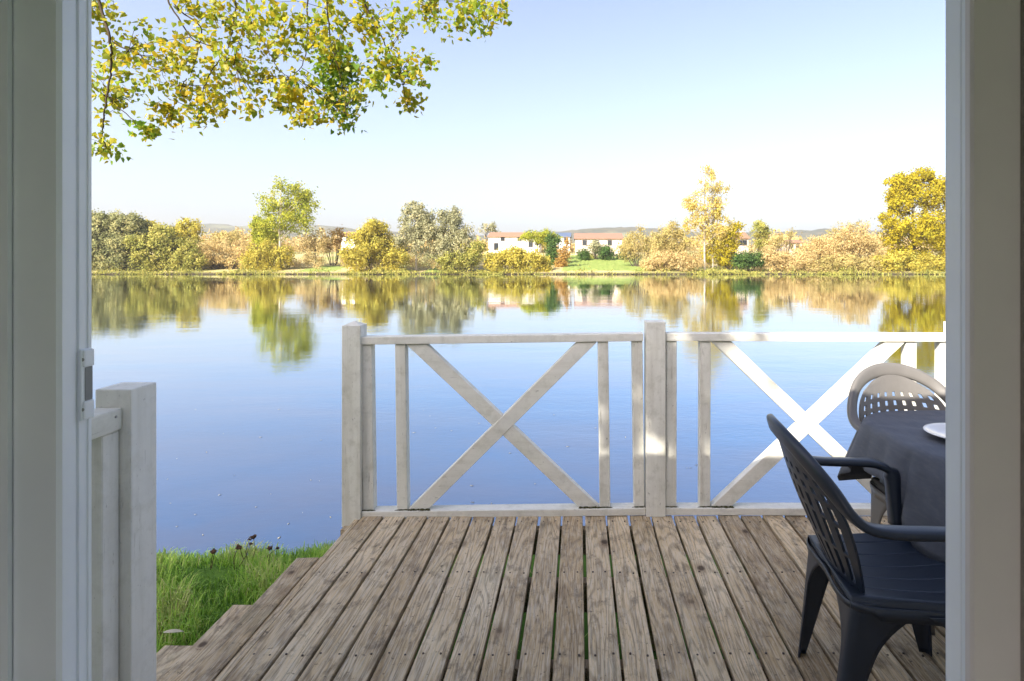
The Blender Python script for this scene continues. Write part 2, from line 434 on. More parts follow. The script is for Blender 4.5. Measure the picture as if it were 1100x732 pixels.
def make_steps():
    root = empty('wooden_steps', (-1.6, 2.4, -.6)); tag(root, 'worn wooden steps going down from the deck to the grass', 'steps')
    rng = random.Random(9)
    specs = [(-1.215, -1.452, -.14, 3.07), (-1.46, -1.700, -.30, 2.92), (-1.705, -1.99, -.46, 2.86)]
    for xa, xb, z, ye in specs:
        mb = MB(); w = (xa - xb) / 2
        for i in range(2):
            mb.box(xb + w * i + .002, xb + w * (i + 1) - .003, 1.78, ye + rng.uniform(-.012, .012), z - .035, z + rng.uniform(-.003, .002), .005, rng.random() * .6 + .1, seg=2, jit=.002)
        o = mb.build('tread', M['step'], root); o.location = (1.6, -2.4, .6)
        rb = MB(); rb.box(xb + .012, xb + .035, 1.8, ye - .03, z - .16, z - .037, .003, .2)
        o = rb.build('riser', M['step'], root); o.location = (1.6, -2.4, .6)
make_steps()

# ------------------------------------------------------------------ white railing
XM = (704.7 - PX) / 199.3; YF = 3.217
XA = (377 - PX) / 199.3; XC = (1036.3 - PX) / 199.3
def make_railing():
    root = empty('railing', (XM, YF, 0)); tag(root, 'white wooden railing with crossed braces along the river end of the deck', 'railing')
    L = (-XM, -YF, 0)
    def sag(x): return -.021 * max(0, (XM - x) / (XM - XA)) if x < XM else -.004 * (x - XM) / 1.6
    def part(name, mb, mat):
        o = mb.build(name, mat, root); o.location = L; return o
    def post(x, w, zb, ztop, peak):
        mb = MB(); h = w / 2; y0, y1 = YF, YF + w
        s = sag(x)
        mb.box(x - h, x + h, y0, y1, zb, ztop + s, .004, seg=2)
        # shallow pyramid cap, its foot a hair inside the post's top
        e = h - .005; z = ztop + s - .001; yc = (y0 + y1) / 2
        mb.add([(x - e, yc - e, z), (x + e, yc - e, z), (x + e, yc + e, z), (x - e, yc + e, z), (x, yc, z + peak)], [(0, 1, 4), (1, 2, 4), (2, 3, 4), (3, 0, 4), (3, 2, 1, 0)])
        return part('post', mb, M['white_z'])
    post(XA, .101, -.055, 1.055, .022); post(XM, .105, .001, 1.053, .004)
    post(XC, .105, .001, 1.05, .012); post(XC + 1.63, .105, .001, 1.05, .012)
    yr = YF + .016
    def bay(xl, xr):
        def shear(z_l, z_r, x0, x1):  # maps a straight bar between two heights
            return Matrix.Identity(4)
        s0, s1 = sag(xl), sag(xr)
        ang = math.atan2(s1 - s0, xr - xl)
        M4 = Matrix.Translation((xl, 0, s0)) @ Matrix.Rotation(-ang, 4, 'Y')
        W = xr - xl
        mb = MB(); mb.box(.0005, W - .0005, yr, yr + .075, .948, .990, .004, mtx=M4, seg=2); part('top_rail', mb, M['white_x'])
        mb = MB(); mb.box(.0005, W - .0005, yr - .006, yr + .075, .006, .045, .004, mtx=M4, seg=2); part('bottom_rail', mb, M['white_x'])
        def bal(x0, w):
            mb = MB(); mb.box(x0, x0 + w, yr + .012, yr + .070, .047, .946, .003, mtx=M4); part('baluster', mb, M['white_z'])
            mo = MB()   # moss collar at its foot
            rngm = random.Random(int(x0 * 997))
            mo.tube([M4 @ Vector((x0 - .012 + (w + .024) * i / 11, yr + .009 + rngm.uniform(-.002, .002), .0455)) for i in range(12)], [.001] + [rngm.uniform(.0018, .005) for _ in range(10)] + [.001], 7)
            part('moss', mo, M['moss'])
        bw = .0575
        bal(.004, bw); bal(W - .004 - bw, bw)
        bal(.188, bw); bal(W - .19 - bw, bw)
        xl2, xr2 = .188 + bw + .004, W - .19 - bw - .004
        # crossed braces: bars cut flat where they meet the rails
        def brace(up, y0, y1, gap=False):
            za, zb = .048, .945; w = .110
            if up: bot, top = (xl2, xl2 + w), (xr2 - w, xr2)
            else: bot, top = (xr2 - w, xr2), (xl2, xl2 + w)
            def quad(t0, t1):
                q = []
                for t in (t0, t1):
                    for i in (0, 1):
                        q.append((bot[i] + (top[i] - bot[i]) * t, za + (zb - za) * t))
                return q
            segs = [(0, 1)]
            mb = MB()
            for t0, t1 in segs:
                q = quad(t0, t1)
                vs = [(x, y, z) for y in (y0, y1) for x, z in q]
                bm = bmesh.new(); bv = [bm.verts.new(v) for v in vs]
                for f in ((0, 1, 3, 2), (4, 6, 7, 5), (0, 4, 5, 1), (1, 5, 7, 3), (3, 7, 6, 2), (2, 6, 4, 0)): bm.faces.new([bv[i] for i in f])
                bmesh.ops.recalc_face_normals(bm, faces=bm.faces[:])
                bmesh.ops.bevel(bm, geom=bm.edges[:], offset=.003, segments=1, affect='EDGES')
                bm.verts.index_update()
                mb.add([v.co.copy() for v in bm.verts], [[v.index for v in f.verts] for f in bm.faces], .5, M4); bm.free()
            part('brace', mb, M['white_x'])
        brace(True, yr + .010, yr + .064)
        brace(False, yr + .013, yr + .060, gap=True)
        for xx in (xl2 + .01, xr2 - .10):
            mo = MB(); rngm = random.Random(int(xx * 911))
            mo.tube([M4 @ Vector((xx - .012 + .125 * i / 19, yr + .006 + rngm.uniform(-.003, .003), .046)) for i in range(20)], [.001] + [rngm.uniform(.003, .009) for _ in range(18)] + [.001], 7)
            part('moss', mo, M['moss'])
    bay(XA + .0515, XM - .0535); bay(XM + .0535, XC - .0535); bay(XC + .0535, XC + 1.63 - .0535)
    return root
make_railing()

def make_side_railing():
    root = empty('railing', (-1.28, 1.69, 0)); tag(root, 'white wooden side railing ending in a square post beside the steps', 'railing')
    L = (1.28, -1.69, 0)
    def part(name, mb, mat):
        o = mb.build(name, mat, root); o.location = L; return o
    mb = MB(); mb.box(-1.3285, -1.2285, 1.637, 1.737, -.03, 1.034, .005, seg=2)
    mb.add([(-1.3235, 1.642, 1.0335), (-1.2335, 1.642, 1.0335), (-1.2335, 1.732, 1.0335), (-1.3235, 1.732, 1.0335), (-1.28, 1.687, 1.04)], [(0, 1, 4), (1, 2, 4), (2, 3, 4), (3, 0, 4), (3, 2, 1, 0)])
    part('post', mb, M['white_post'])
    mb = MB(); mb.box(-1.3215, -1.2515, .86, 1.6365, .925, .985, .006, seg=2); part('top_rail', mb, M['white_y'])
    mb = MB(); mb.box(-1.3215, -1.2515, .86, 1.6365, .004, .05, .005, seg=2); part('bottom_rail', mb, M['white_y'])
    for y in (1.576, 1.36, 1.14, .92):
        mb = MB(); mb.box(-1.315, -1.259, y, y + .0585, .052, .923, .003); part('baluster', mb, M['white_post'])
    mb = MB(); mb.tube([(-1.2525, 1.612, .965), (-1.2495, 1.612, .965)], [.004, .0035], 10); part('screw', mb, M['metal'])
make_side_railing()

# ------------------------------------------------------------------ the cabin one looks out from
def make_cabin():
    root = empty('cabin', (0, .8, -.6)); tag(root, 'pale cabin whose open doorway with white plastic frame surrounds the view', 'cabin')
    L = (0, -.8, .6)
    def part(name, mb, mat, parent=None, smooth=False):
        o = mb.build(name, mat, parent or root, smooth=smooth)
        if not parent: o.location = L
        return o
    xl, xr, ztop = -.70, .56, 2.06
    mb = MB()
    mb.box(-4.2, xl, .74, .84, -.45, 2.33, 0); mb.box(xr, 4.2, .74, .84, -.45, 2.33, 0); mb.box(xl, xr, .74, .84, ztop, 2.33, 0)
    mb.box(xl, xr, .74, .84, -.45, -.045, 0)
    part('front_wall', mb, M['house_wall'])
    mb = MB()
    mb.box(-4.2, xl - .003, .70, .738, -.04, 2.2, 0); mb.box(xr + .003, 4.2, .70, .738, -.04, 2.2, 0); mb.box(xl, xr, .70, .738, ztop + .02, 2.2, 0)
    part('wall_lining', mb, M['inner_wall'])
    mb = MB(); mb.box(-4.2, -4.1, -2.9, .738, -.45, 2.33, 0); part('end_wall', mb, M['inner_wall'])
    mb = MB()   # right end wall; its unseen opening is added to let light into the room
    mb.box(4.1, 4.2, -2.9, -2.75, -.45, 2.33, 0); mb.box(4.1, 4.2, .3, .738, -.45, 2.33, 0); mb.box(4.1, 4.2, -2.75, .3, -.45, .3, 0); mb.box(4.1, 4.2, -2.75, .3, 2.1, 2.33, 0)
    part('end_wall', mb, M['inner_wall'])
    mb = MB(); mb.box(-4.2, -1.7, -3.0, -2.902, -.45, 2.33, 0); mb.box(.3, 4.2, -3.0, -2.902, -.45, 2.33, 0); mb.box(-1.7, .3, -3.0, -2.902, -.45, .8, 0); mb.box(-1.7, .3, -3.0, -2.902, 1.95, 2.33, 0)  # unseen opening added at the back, sized to brighten the door frame
    part('back_wall', mb, M['inner_wall'])
    mb = MB(); mb.box(-4.1, 4.1, -2.9, .84, -.10, -.042, 0); part('floor', mb, M['floor'])
    mb = MB(); mb.box(-4.1, 4.1, -2.9, .698, 2.203, 2.23, 0); part('ceiling', mb, M['inner_wall'])
    mb = MB()
    for s in (0,):
        mb.add([(-4.35, .90, 2.325), (4.35, .90, 2.325), (4.35, -1.08, 2.645), (-4.35, -1.08, 2.645), (4.35, -3.1, 2.325), (-4.35, -3.1, 2.325),
                (-4.35, .90, 2.375), (4.35, .90, 2.375), (4.35, -1.08, 2.695), (-4.35, -1.08, 2.695), (4.35, -3.1, 2.375), (-4.35, -3.1, 2.375)],
               [(0, 1, 2, 3), (3, 2, 4, 5), (6, 9, 8, 7), (9, 11, 10, 8), (0, 6, 7, 1), (5, 4, 10, 11), (0, 3, 9, 6), (3, 5, 11, 9), (1, 7, 8, 2), (2, 8, 10, 4)])
    part('roof', mb, M['roof_sheet'])
    # ---- door frame: profiles are plan outlines pushed up the full height
    def prism(mb, outline, z0, z1, lean=0.0):
        n = len(outline)
        vs = [(x - lean * (CZ - z0), y, z0) for x, y in outline] + [(x - lean * (CZ - z1), y, z1) for x, y in outline]
        fs = [(i, (i + 1) % n, n + (i + 1) % n, n + i) for i in range(n)] + [tuple(range(n - 1, -1, -1)), tuple(range(n, 2 * n))]
        mb.add(vs, fs)
    def X(px, y): return (px - PX) / F * y
    lean = .0
    mb = MB()
    prism(mb, [(-.72, .684), (X(8, .684), .684), (X(8, .684), .6895), (-.72, .6895)], -.04, 2.2, lean)
    jl = part('door_jamb', mb, M['pvc'])
    mb = MB()
    a = .69
    x1 = X(63, a); x2 = X(78, .712); x3 = x2 + .004; x4 = X(91, .735) ; x5 = X(97.5, .775)
    prof = [(-.70, a + .001), (x1 - .004, a + .001), (x1, a + .005), (x1, .7055), (x1 - .0035, .7065), (x1 - .0035, .7175), (x1 - .005, .7185), (x1 - .005, .7205), (x1 - .0025, .7215), (x1 - .0025, .7305), (x1 - .003, .7318), (x1 - .003, .7335), (x1 - .0016, .7340), (x1 - .0016, .7385), (-.70, .7385)]
    prism(mb, prof, -.04, 2.058, lean)
    sash = part('door_frame', mb, M['pvc'])
    # latch keeper on the frame's edge
    kx = x5
    zt, zb = P(0, 372, .75).z, P(0, 446, .75).z
    mb = MB()
    y0, y1 = .7205, .737
    xin = x1 - .0028
    mb.box(xin, xin + .0035, y0, y1, zb, zt, .001, seg=2)
    mb.box(xin + .001, xin + .0058, y0 + .002, y1 + .001, zt - .022, zt - .001, .002, seg=2)
    mb.box(xin + .001, xin + .0058, y0 + .002, y1 + .001, zb + .001, zb + .023, .002, seg=2)
    lk = part('latch_keeper', mb, M['pvc'])
    mb = MB(); mb.box(xin + .0037, xin + .0042, y0 + .005, y1 - .0005, zb + .0235, zt - .0225, 0); mb.build('slot_shade', M['slot_shade'], lk)  # thin grey strip painted in for the dark gap of the keeper
    for zz in (zt - .0125, zb + .0135):
        mb = MB(); mb.tube([(xin + .003, y0 + .003, zz), (xin + .003, y0 + .0012, zz)], [.0024, .0022], 14)
        s = mb.build('screw', M['metal'], lk)
    # right jamb
    mb = MB()
    b = .70
    xr1 = X(1041, b); xr2 = X(1015.5, .748)
    prism(mb, [(xr1, b), (xr1 + .10, b), (xr1 + .10, .752), (xr2 + .006, .752), (xr2 + .0015, .750), (xr2 + .0005, .748), (xr2 + .003, .746), (xr2 + .003, .742), (xr1 - .0015, .741), (xr1 - .0015, .714), (xr1 - .0005, .712), (xr1 - .0005, .703)], -.04, 2.058)
    part('door_frame', mb, M['pvc'])
    mb = MB()
    xa = X(1042, .69); xb_ = X(1094, .69)
    prism(mb, [(xa, .6905), (xa + .003, .687), (xb_, .687), (xb_ + .0015, .6905), (xb_ + .0015, .6985), (xa, .6985)], -.04, 2.2)
    part('door_jamb', mb, M['pvc_dull'])
    mb = MB(); prism(mb, [(xb_ + .005, .680), (xb_ + .22, .680), (xb_ + .22, .698), (xb_ + .005, .698)], -.04, 2.2); part('door_jamb', mb, M['pvc_dull'])
    mb = MB(); mb.box(X(63, a), xr1, a + .006, .738, ztop - .06, ztop - .002, .002); part('door_frame', mb, M['pvc'])
    mb = MB(); mb.box(xl, xr, a + .006, .86, -.041, -.012, .003); part('door_sill', mb, M['metal'])
make_cabin()

# ------------------------------------------------------------------ moulded garden armchairs
def spline(pts, n):
    pts = [Vector(p) for p in pts]; out = []
    m = len(pts) - 1
    for i in range(n + 1):
        t = i / n * m; k = min(int(t), m - 1); f = t - k
        p0 = pts[max(k - 1, 0)]; p1 = pts[k]; p2 = pts[k + 1]; p3 = pts[min(k + 2, m)]
        out.append(.5 * ((2 * p1) + (p2 - p0) * f + (2 * p0 - 5 * p1 + 4 * p2 - p3) * f * f + (3 * p1 - p0 - 3 * p2 + p3) * f ** 3))
    return out

def solid(o, th, off=0, bev=0):
    m = o.modifiers.new('thickness', 'SOLIDIFY'); m.thickness = th; m.offset = off
    if bev:
        b = o.modifiers.new('bevel', 'BEVEL'); b.width = bev; b.segments = 2; b.limit_method = 'ANGLE'
    return o

def make_chair(name, label, loc, rz, mt):
    root = empty(name, loc, rz); tag(root, label, 'chair', 'plastic armchairs around the table')
    # continuous band: front of one arm, over the back, front of the other arm
    half = [((.150, .258, .435), (1, 0, .1), .036), ((.145, .270, .54), (1, 0, .1), .030), ((.135, .279, .612), (.8, 0, .6), .027), ((.085, .284, .641), (.1, 0, 1), .029),
            ((.02, .287, .645), (0, .05, 1), .029), ((-.09, .288, .645), (.02, .05, 1), .029), ((-.165, .286, .653), (.15, -.05, 1), .027), ((-.212, .276, .684), (.5, -.3, .8), .027),
            ((-.250, .250, .735), (.75, -.5, .45), .028), ((-.289, .205, .785), (.85, -.5, .35), .029), ((-.320, .142, .821), (.9, -.35, .3), .031), ((-.338, .072, .841), (.95, -.15, .3), .033)]
    mid = [((-.344, 0, .847), (.95, 0, .3), .034)]
    full = half + mid + [((p[0], -p[1], p[2]), (n[0], -n[1], n[2]), w) for p, n, w in reversed(half)]
    N = 132
    pts = spline([f[0] for f in full], N); nrm = spline([f[1] for f in full], N); wid = spline([(f[2], 0, 0) for f in full], N)
    prof = []
    for k in range(14):     # flattened, slightly domed section
        a = 2 * math.pi * k / 14
        cx, sx = math.cos(a), math.sin(a)
        prof.append((math.copysign(abs(cx) ** .55, cx), math.copysign(abs(sx) ** .7, sx)))
    mb = MB(); vs = []; fs = []
    for i, p in enumerate(pts):
        tg = (pts[min(i + 1, N)] - pts[max(i - 1, 0)]).normalized(); nn = nrm[i]; nn = (nn - tg * nn.dot(tg)).normalized(); w = tg.cross(nn)
        for cx, sx in prof: vs.append(p + w * cx * wid[i].x * .92 + nn * sx * (.0138 + (.013 if p.z < .62 else 0)))
    n = len(prof)
    for i in range(N):
        for k in range(n): fs.append((i * n + k, i * n + (k + 1) % n, (i + 1) * n + (k + 1) % n, (i + 1) * n + k))
    fs.append(tuple(range(n))); fs.append(tuple(N * n + k for k in range(n)))
    mb.add(vs, fs); mb.build('arm_band', mt, root, smooth=True)
    # back panel: ribs and cross bands with open slots between
    def bp(u, v):
        z = .40 + .425 * v
        hw = .165 + .075 * math.sin(min(v, .62) / .62 * math.pi / 2)
        if v > .55: hw *= math.sqrt(max(0.02, 1 - ((v - .55) / .50) ** 2.2))
        x = -.165 - .165 * v ** 1.15 + .07 * (u * hw / .24) ** 2 - .02 * math.sin(v * math.pi)
        return (x, u * hw, z - .025 * v * u * u)
    nb = 9
    us = sorted(set([-1.0] + [-.93 + 1.86 * i / nb + e for i in range(nb) for e in (1.86 / nb * .31, 1.86 / nb * .69)] + [1.0]))
    vcuts = [0, .05, .09, .16, .23, .30, .33, .40, .47, .53, .56, .61, .66, .70, .745, .79, .83, .91, 1.0]
    open_rows = {(.09, .16), (.16, .23), (.23, .30), (.33, .40), (.40, .47), (.47, .53), (.56, .61), (.61, .66), (.70, .745), (.79, .83)}
    mb = MB(); nu = len(us)
    vs = [bp(u, v) for v in vcuts for u in us]; fs = []
    for j in range(len(vcuts) - 1):
        for i in range(nu - 1):
            if (vcuts[j], vcuts[j + 1]) in open_rows and i % 2 == 1: continue
            fs.append((j * nu + i, j * nu + i + 1, (j + 1) * nu + i + 1, (j + 1) * nu + i))
    mb.add(vs, fs); o = mb.build('backrest', mt, root, smooth=False); solid(o, .009, 0, .0015)
    # seat shell with grooves between its boards
    mb = MB(); nx, ny = 46, 121; vs = []; fs = []
    for i in range(nx):
        s = i / (nx - 1)
        for j in range(ny):
            u = -1 + 2 * j / (ny - 1)
            x = -.185 + .44 * s; hw = .205 + .055 * s
            y = u * hw
            z = .418 + .012 * s - .016 * math.sin(math.pi * min(1, s * 1.1)) * (1 - u * u)
            if s > .86: z -= .055 * ((s - .86) / .14) ** 2
            if abs(u) > .9: z -= .03 * ((abs(u) - .9) / .1) ** 2
            g = (u * .5 + .5) * 6; g = abs(g - round(g))
            if g < .035 and abs(u) < .9 and .06 < s < .9: z -= .0035 * (1 - g / .035)
            vs.append((x, y, z))
    for i in range(nx - 1):
        for j in range(ny - 1): fs.append((i * ny + j, i * ny + j + 1, (i + 1) * ny + j + 1, (i + 1) * ny + j))
    mb.add(vs, fs); o = mb.build('seat', mt, root, smooth=True); solid(o, .006, -1)
    # legs: angle section, wide where they run into the seat's apron
    def leg(cx0, cy0, cx1, cy1, dx, dy, ztop):
        mb = MB(); vs = []; fs = []; rows = 22; cols = 15
        for i in range(rows + 1):
            t = i / rows; z = ztop * (1 - t)
            e = t ** 1.05
            c = Vector((cx0 + (cx1 - cx0) * e, cy0 + (cy1 - cy0) * e, 0))
            fl = max(0, 1 - t / .42) ** 2.2
            wa = .030 + .085 * (1 - t) + .11 * fl; wb = .026 + .022 * (1 - t) + .14 * fl; r = .022
            row = []
            for k in range(5): row.append((dx * (wa + (r - wa) * k / 4), 0))
            for k in range(1, 5):
                a = k / 5 * math.pi / 2; row.append((dx * (r - r * math.sin(a)), dy * (r - r * math.cos(a))))
            for k in range(6): row.append((0, dy * (r + (wb - r) * k / 5)))
            for ox, oy in row: vs.append((c.x + ox, c.y + oy, z))
        w = len(row)
        for i in range(rows):
            for k in range(w - 1): fs.append((i * w + k, i * w + k + 1, (i + 1) * w + k + 1, (i + 1) * w + k))
        mb.add(vs, fs); o = mb.build('leg', mt, root, smooth=True); solid(o, .005, 0)
    for s in (1, -1):
        leg(-.178, s * .208, -.225, s * .185, 1, -s, .405)
        leg(.232, s * .255, .240, s * .225, -1, -s, .398)
    # apron under the seat's rim
    mb = MB(); vs = []; fs = []
    ring = spline([(.238, .252, 0), (.03, .235, 0), (-.178, .203, 0), (-.19, 0, 0), (-.178, -.203, 0), (.03, -.235, 0), (.238, -.252, 0), (.248, 0, 0), (.238, .252, 0)], 80)
    for p in ring:
        vs.append((p.x, p.y, .404)); vs.append((p.x * .995, p.y * .995, .384 if p.x < -.12 else .366))
    for i in range(80): fs.append((2 * i, 2 * i + 1, 2 * i + 3, 2 * i + 2))
    mb.add(vs, fs); o = mb.build('apron', mt, root, smooth=True); solid(o, .005, 0)
    return root
make_chair('garden_chair', 'black-blue plastic armchair nearest the doorway, its slotted back turned to the open deck', (.98, 1.905, .001), R(-4), M['plastic'])
make_chair('garden_chair', 'taupe plastic armchair beyond the table, its arched back lit by the sun', (1.478, 2.46, .001), R(-86), M['taupe']).scale = (1, .9, 1.03)

# ------------------------------------------------------------------ table, cloth, plate
TX0, TX1, TY0, TY1, TZ, TR = 1.205, 2.25, 1.93, 2.63, .722, .21
def rrect(off=0.0, n=22, r=TR):
    """rounded rectangle outline with its outward normals"""
    out = []
    for cx, cy, a0 in ((TX1 - r, TY1 - r, 0), (TX0 + r, TY1 - r, 90), (TX0 + r, TY0 + r, 180), (TX1 - r, TY0 + r, 270)):
        for k in range(n + 1):
            a = R(a0 + 90 * k / n); d = Vector((math.cos(a), math.sin(a), 0))
            out.append((Vector((cx, cy, 0)) + d * (r + off), d))
    dense = []
    for i in range(len(out)):
        p, d = out[i]; q, e = out[(i + 1) % len(out)]
        L = (q - p).length; m = max(1, int(L / .02))
        for k in range(m):
            f = k / m; dense.append((p.lerp(q, f), d.lerp(e, f).normalized()))
    return dense
def make_table():
    root = empty('garden_table', ((TX0 + TX1) / 2, (TY0 + TY1) / 2, 0)); tag(root, 'garden table hidden under the grey tablecloth', 'table')
    L = (-(TX0 + TX1) / 2, -(TY0 + TY1) / 2, 0)
    mb = MB(); ol = rrect(-.012)
    n = len(ol); vs = [(p.x, p.y, z) for z in (TZ - .04, TZ - .004) for p, d in ol]
    mb.add(vs, [tuple(range(n - 1, -1, -1)), tuple(range(n, 2 * n))] + [(i, (i + 1) % n, n + (i + 1) % n, n + i) for i in range(n)])
    o = mb.build('tabletop', M['plastic'], root); o.location = L
    for sx in (TX0 + .17, TX1 - .17):
        for sy in (TY0 + .16, TY1 - .16):
            mb = MB(); mb.box(sx - .03, sx + .03, sy - .03, sy + .03, .001, TZ - .041, .008, seg=2); o = mb.build('leg', M['plastic'], root); o.location = L
make_table()
def make_cloth():
    rng = random.Random(4)
    ol = rrect(.004); n = len(ol); vs = []; fs = []
    cen = Vector(((TX0 + TX1) / 2, (TY0 + TY1) / 2, 0))
    per = [0]
    for i in range(n - 1): per.append(per[-1] + (ol[i + 1][0] - ol[i][0]).length)
    fold = lambda s: (abs(math.sin(s * 19 + 1.2 * math.sin(s * 5))) ** .7 * 2 - 1) * .7 + .3 * math.sin(s * 43 + 2)
    # top, as rings towards the middle
    rings = [.0, .04, .12, .25, .4, .55, .7, .85, .96, 1.0]
    for f in rings:
        for p, d in ol:
            q = cen.lerp(p, max(f, .002))
            z = TZ + .0022 * math.sin(q.x * 23 + q.y * 31) * math.sin(q.x * 9 - 4) * min(1, (1 - f) * 8 + .1) + .0018 * math.sin(q.y * 52 + q.x * 14)
            vs.append((q.x, q.y, z))
    nr = len(rings)
    drops = [(.003, .008), (.010, .016), (.022, .021), (.05, .026), (.09, .030), (.13, .035), (.17, .040), (.21, .045), (.245, .049), (.275, .052)]
    for dz, off in drops:
        for i, (p, d) in enumerate(ol):
            s = per[i]; k = dz / .275
            # corners hang in deep folds, sides in shallow ones
            corner = min(1, max(0, (abs(d.x * d.y) * 2)))
            amp = (.030 + .045 * corner) * k ** .7
            o2 = off + amp * fold(s) + .035 * corner * k
            side = min(1, max(0, (-d.x - .70) / .25)) * min(1, max(0, (p.y - TY0 - .12) / .15)); hem = (dz + (.045 * corner + .012 * math.sin(s * 6)) * k) * (1 - .40 * side)
            q = p + d * o2
            vs.append((q.x, q.y, TZ - hem))
    tot = nr + len(drops)
    for j in range(tot - 1):
        for i in range(n): fs.append((j * n + i, j * n + (i + 1) % n, (j + 1) * n + (i + 1) % n, (j + 1) * n + i))
    mb = MB(); mb.add(vs, fs); o = mb.build('tablecloth', M['cloth'], None, smooth=True)
    solid(o, .0012, 0)
    tag(o, 'dark grey cloth draped over the table, hanging in folds', 'tablecloth')
make_cloth()
def make_plate():
    o_ = Vector((1.425, 2.215, TZ + .006)); mb = MB()
    prof = [(0, .004), (.07, .004), (.082, .007), (.12, .019), (.128, .021), (.129, .019), (.085, .003), (.07, 0), (0, 0)]
    n = 64; vs = []; fs = []
    for r, z in prof:
        for k in range(n):
            a = 2 * math.pi * k / n; vs.append((max(r, .0005) * math.cos(a), max(r, .0005) * math.sin(a), z))
    for j in range(len(prof) - 1):
        for k in range(n): fs.append((j * n + k, j * n + (k + 1) % n, (j + 1) * n + (k + 1) % n, (j + 1) * n + k))
    mb.add(vs, fs); o = mb.build('plate', M['china'], None, smooth=True); o.location = o_
    tag(o, 'white china plate on the grey tablecloth', 'plate')
make_plate()

# ------------------------------------------------------------------ grass on the near bank
def make_grass():
    rng = np.random.default_rng(2)
    n = 70000
    x = np.where(rng.random(n) < .55, rng.uniform(-3.6, -1.2, n), rng.uniform(-5.5, 3.2, n)); y = rng.uniform(1.6, 4.9, n)
    keep = ~((x > -1.22) & (rng.random(n) > .10) ) & ~((x > -2.03) & (x < -1.2) & (y < 3.02) & (y > 1.7))
    bump_ = np.sin(x * 5.1 + 1) * np.sin(y * 6.3) + .7 * np.sin(x * 11 + y * 8)
    keep &= rng.random(n) < np.clip(.75 + .25 * bump_, .25, 1)
    x, y, bump_ = x[keep], y[keep], bump_[keep]; n = len(x)
    z = np.array([gz(b - bank_y(a)) for a, b in zip(x, y)]) - .01
    h = rng.uniform(.05, .15, n) * np.clip(1 + .35 * bump_, .5, 1.6)
    h = np.where(x > -1.22, h * .6, h); h = np.where(y > 3.7, h * .75, h)
    a = rng.uniform(0, 2 * np.pi, n); lean = rng.uniform(.1, .9, n) * h
    dirx, diry = np.cos(a), np.sin(a); w = rng.uniform(.0018, .0042, n)
    px_, py_ = -diry * w, dirx * w
    lv = [(0, 1, 0), (.4, .85, .25), (.8, .55, .62), (1, .06, 1)]
    V = []
    for f, ww, ln in lv:
        zz = z + h * f * (1 - .25 * ln * ln); ox = x + dirx * lean * ln; oy = y + diry * lean * ln
        V.append(np.stack([ox - px_ * ww, oy - py_ * ww, zz], 1)); V.append(np.stack([ox + px_ * ww, oy + py_ * ww, zz], 1))
    V = np.stack(V, 1).reshape(-1, 3); base = np.arange(n)[:, None] * 8
    Fq = np.concatenate([base + np.array([[0, 1, 3, 2]]) + 2 * k for k in range(3)], 0)
    r = np.clip(.5 + .22 * bump_ + rng.normal(0, .2, n), 0, 1); r = np.tile(r, 3)
    m = mat_leaf('grass_blades', [(.10, .20, .02), (.19, .36, .035), (.28, .50, .05), (.42, .58, .10), (.48, .46, .18)], .35, .45, .35)
    o = np_mesh('grass', V, Fq, r, m); tag(o, 'lush green grass on the bank beside the steps', 'grass', kind='stuff')
make_grass()

def leaf_shape():
    """heart-shaped leaf, folded a little along the midrib; tip along -z, unit length"""
    pts = [(0, 0), (.22, .10), (.40, -.06), (.43, -.28), (.30, -.55), (.12, -.82), (0, -1.0)]
    v = []
    for s in (1, -1):
        for x, z in pts: v.append((s * x, abs(x) * .28, z))
    return np.array(v), [(0, 1, 2, 3), (0, 3, 4, 5, 6)], pts

def poplar_leaves(rng, cen, size, rnd, mat, parent, name='crown', hang=.8):
    n = len(cen)
    P2 = np.array([(0, 0), (.36, .08), (.44, -.30), (.20, -.72), (0, -1.0)])
    T = np.array([(x, abs(x) * .3, z + .1) for x, z in P2] + [(-x, abs(x) * .3, z + .1) for x, z in P2[1:4]])   # 0..4 right side, 5..7 left side
    yaw = rng.uniform(0, 2 * np.pi, n); pitch = rng.normal(0, hang, n); roll = rng.normal(0, .6, n)
    cy, sy, cp, sp, cr, sr = np.cos(yaw), np.sin(yaw), np.cos(pitch), np.sin(pitch), np.cos(roll), np.sin(roll)
    Rz = np.zeros((n, 3, 3)); Rz[:, 0, 0] = cy; Rz[:, 0, 1] = -sy; Rz[:, 1, 0] = sy; Rz[:, 1, 1] = cy; Rz[:, 2, 2] = 1
    Rx = np.zeros((n, 3, 3)); Rx[:, 0, 0] = 1; Rx[:, 1, 1] = cp; Rx[:, 1, 2] = -sp; Rx[:, 2, 1] = sp; Rx[:, 2, 2] = cp
    Ry = np.zeros((n, 3, 3)); Ry[:, 0, 0] = cr; Ry[:, 0, 2] = sr; Ry[:, 1, 1] = 1; Ry[:, 2, 0] = -sr; Ry[:, 2, 2] = cr
    Rm = Rz @ Rx @ Ry
    s = size * rng.uniform(.65, 1.3, n)
    V = np.einsum('nij,kj->nki', Rm, T) * s[:, None, None] + cen[:, None, :]
    b = np.arange(n)[:, None] * 8
    q = np.concatenate([b + np.array([[0, 1, 2, 3]]), b + np.array([[0, 7, 6, 5]]), b + np.array([[0, 3, 4, 7]])], 0)
    return np_mesh(name, V.reshape(-1, 3), q, np.tile(rnd, 3), mat, parent)

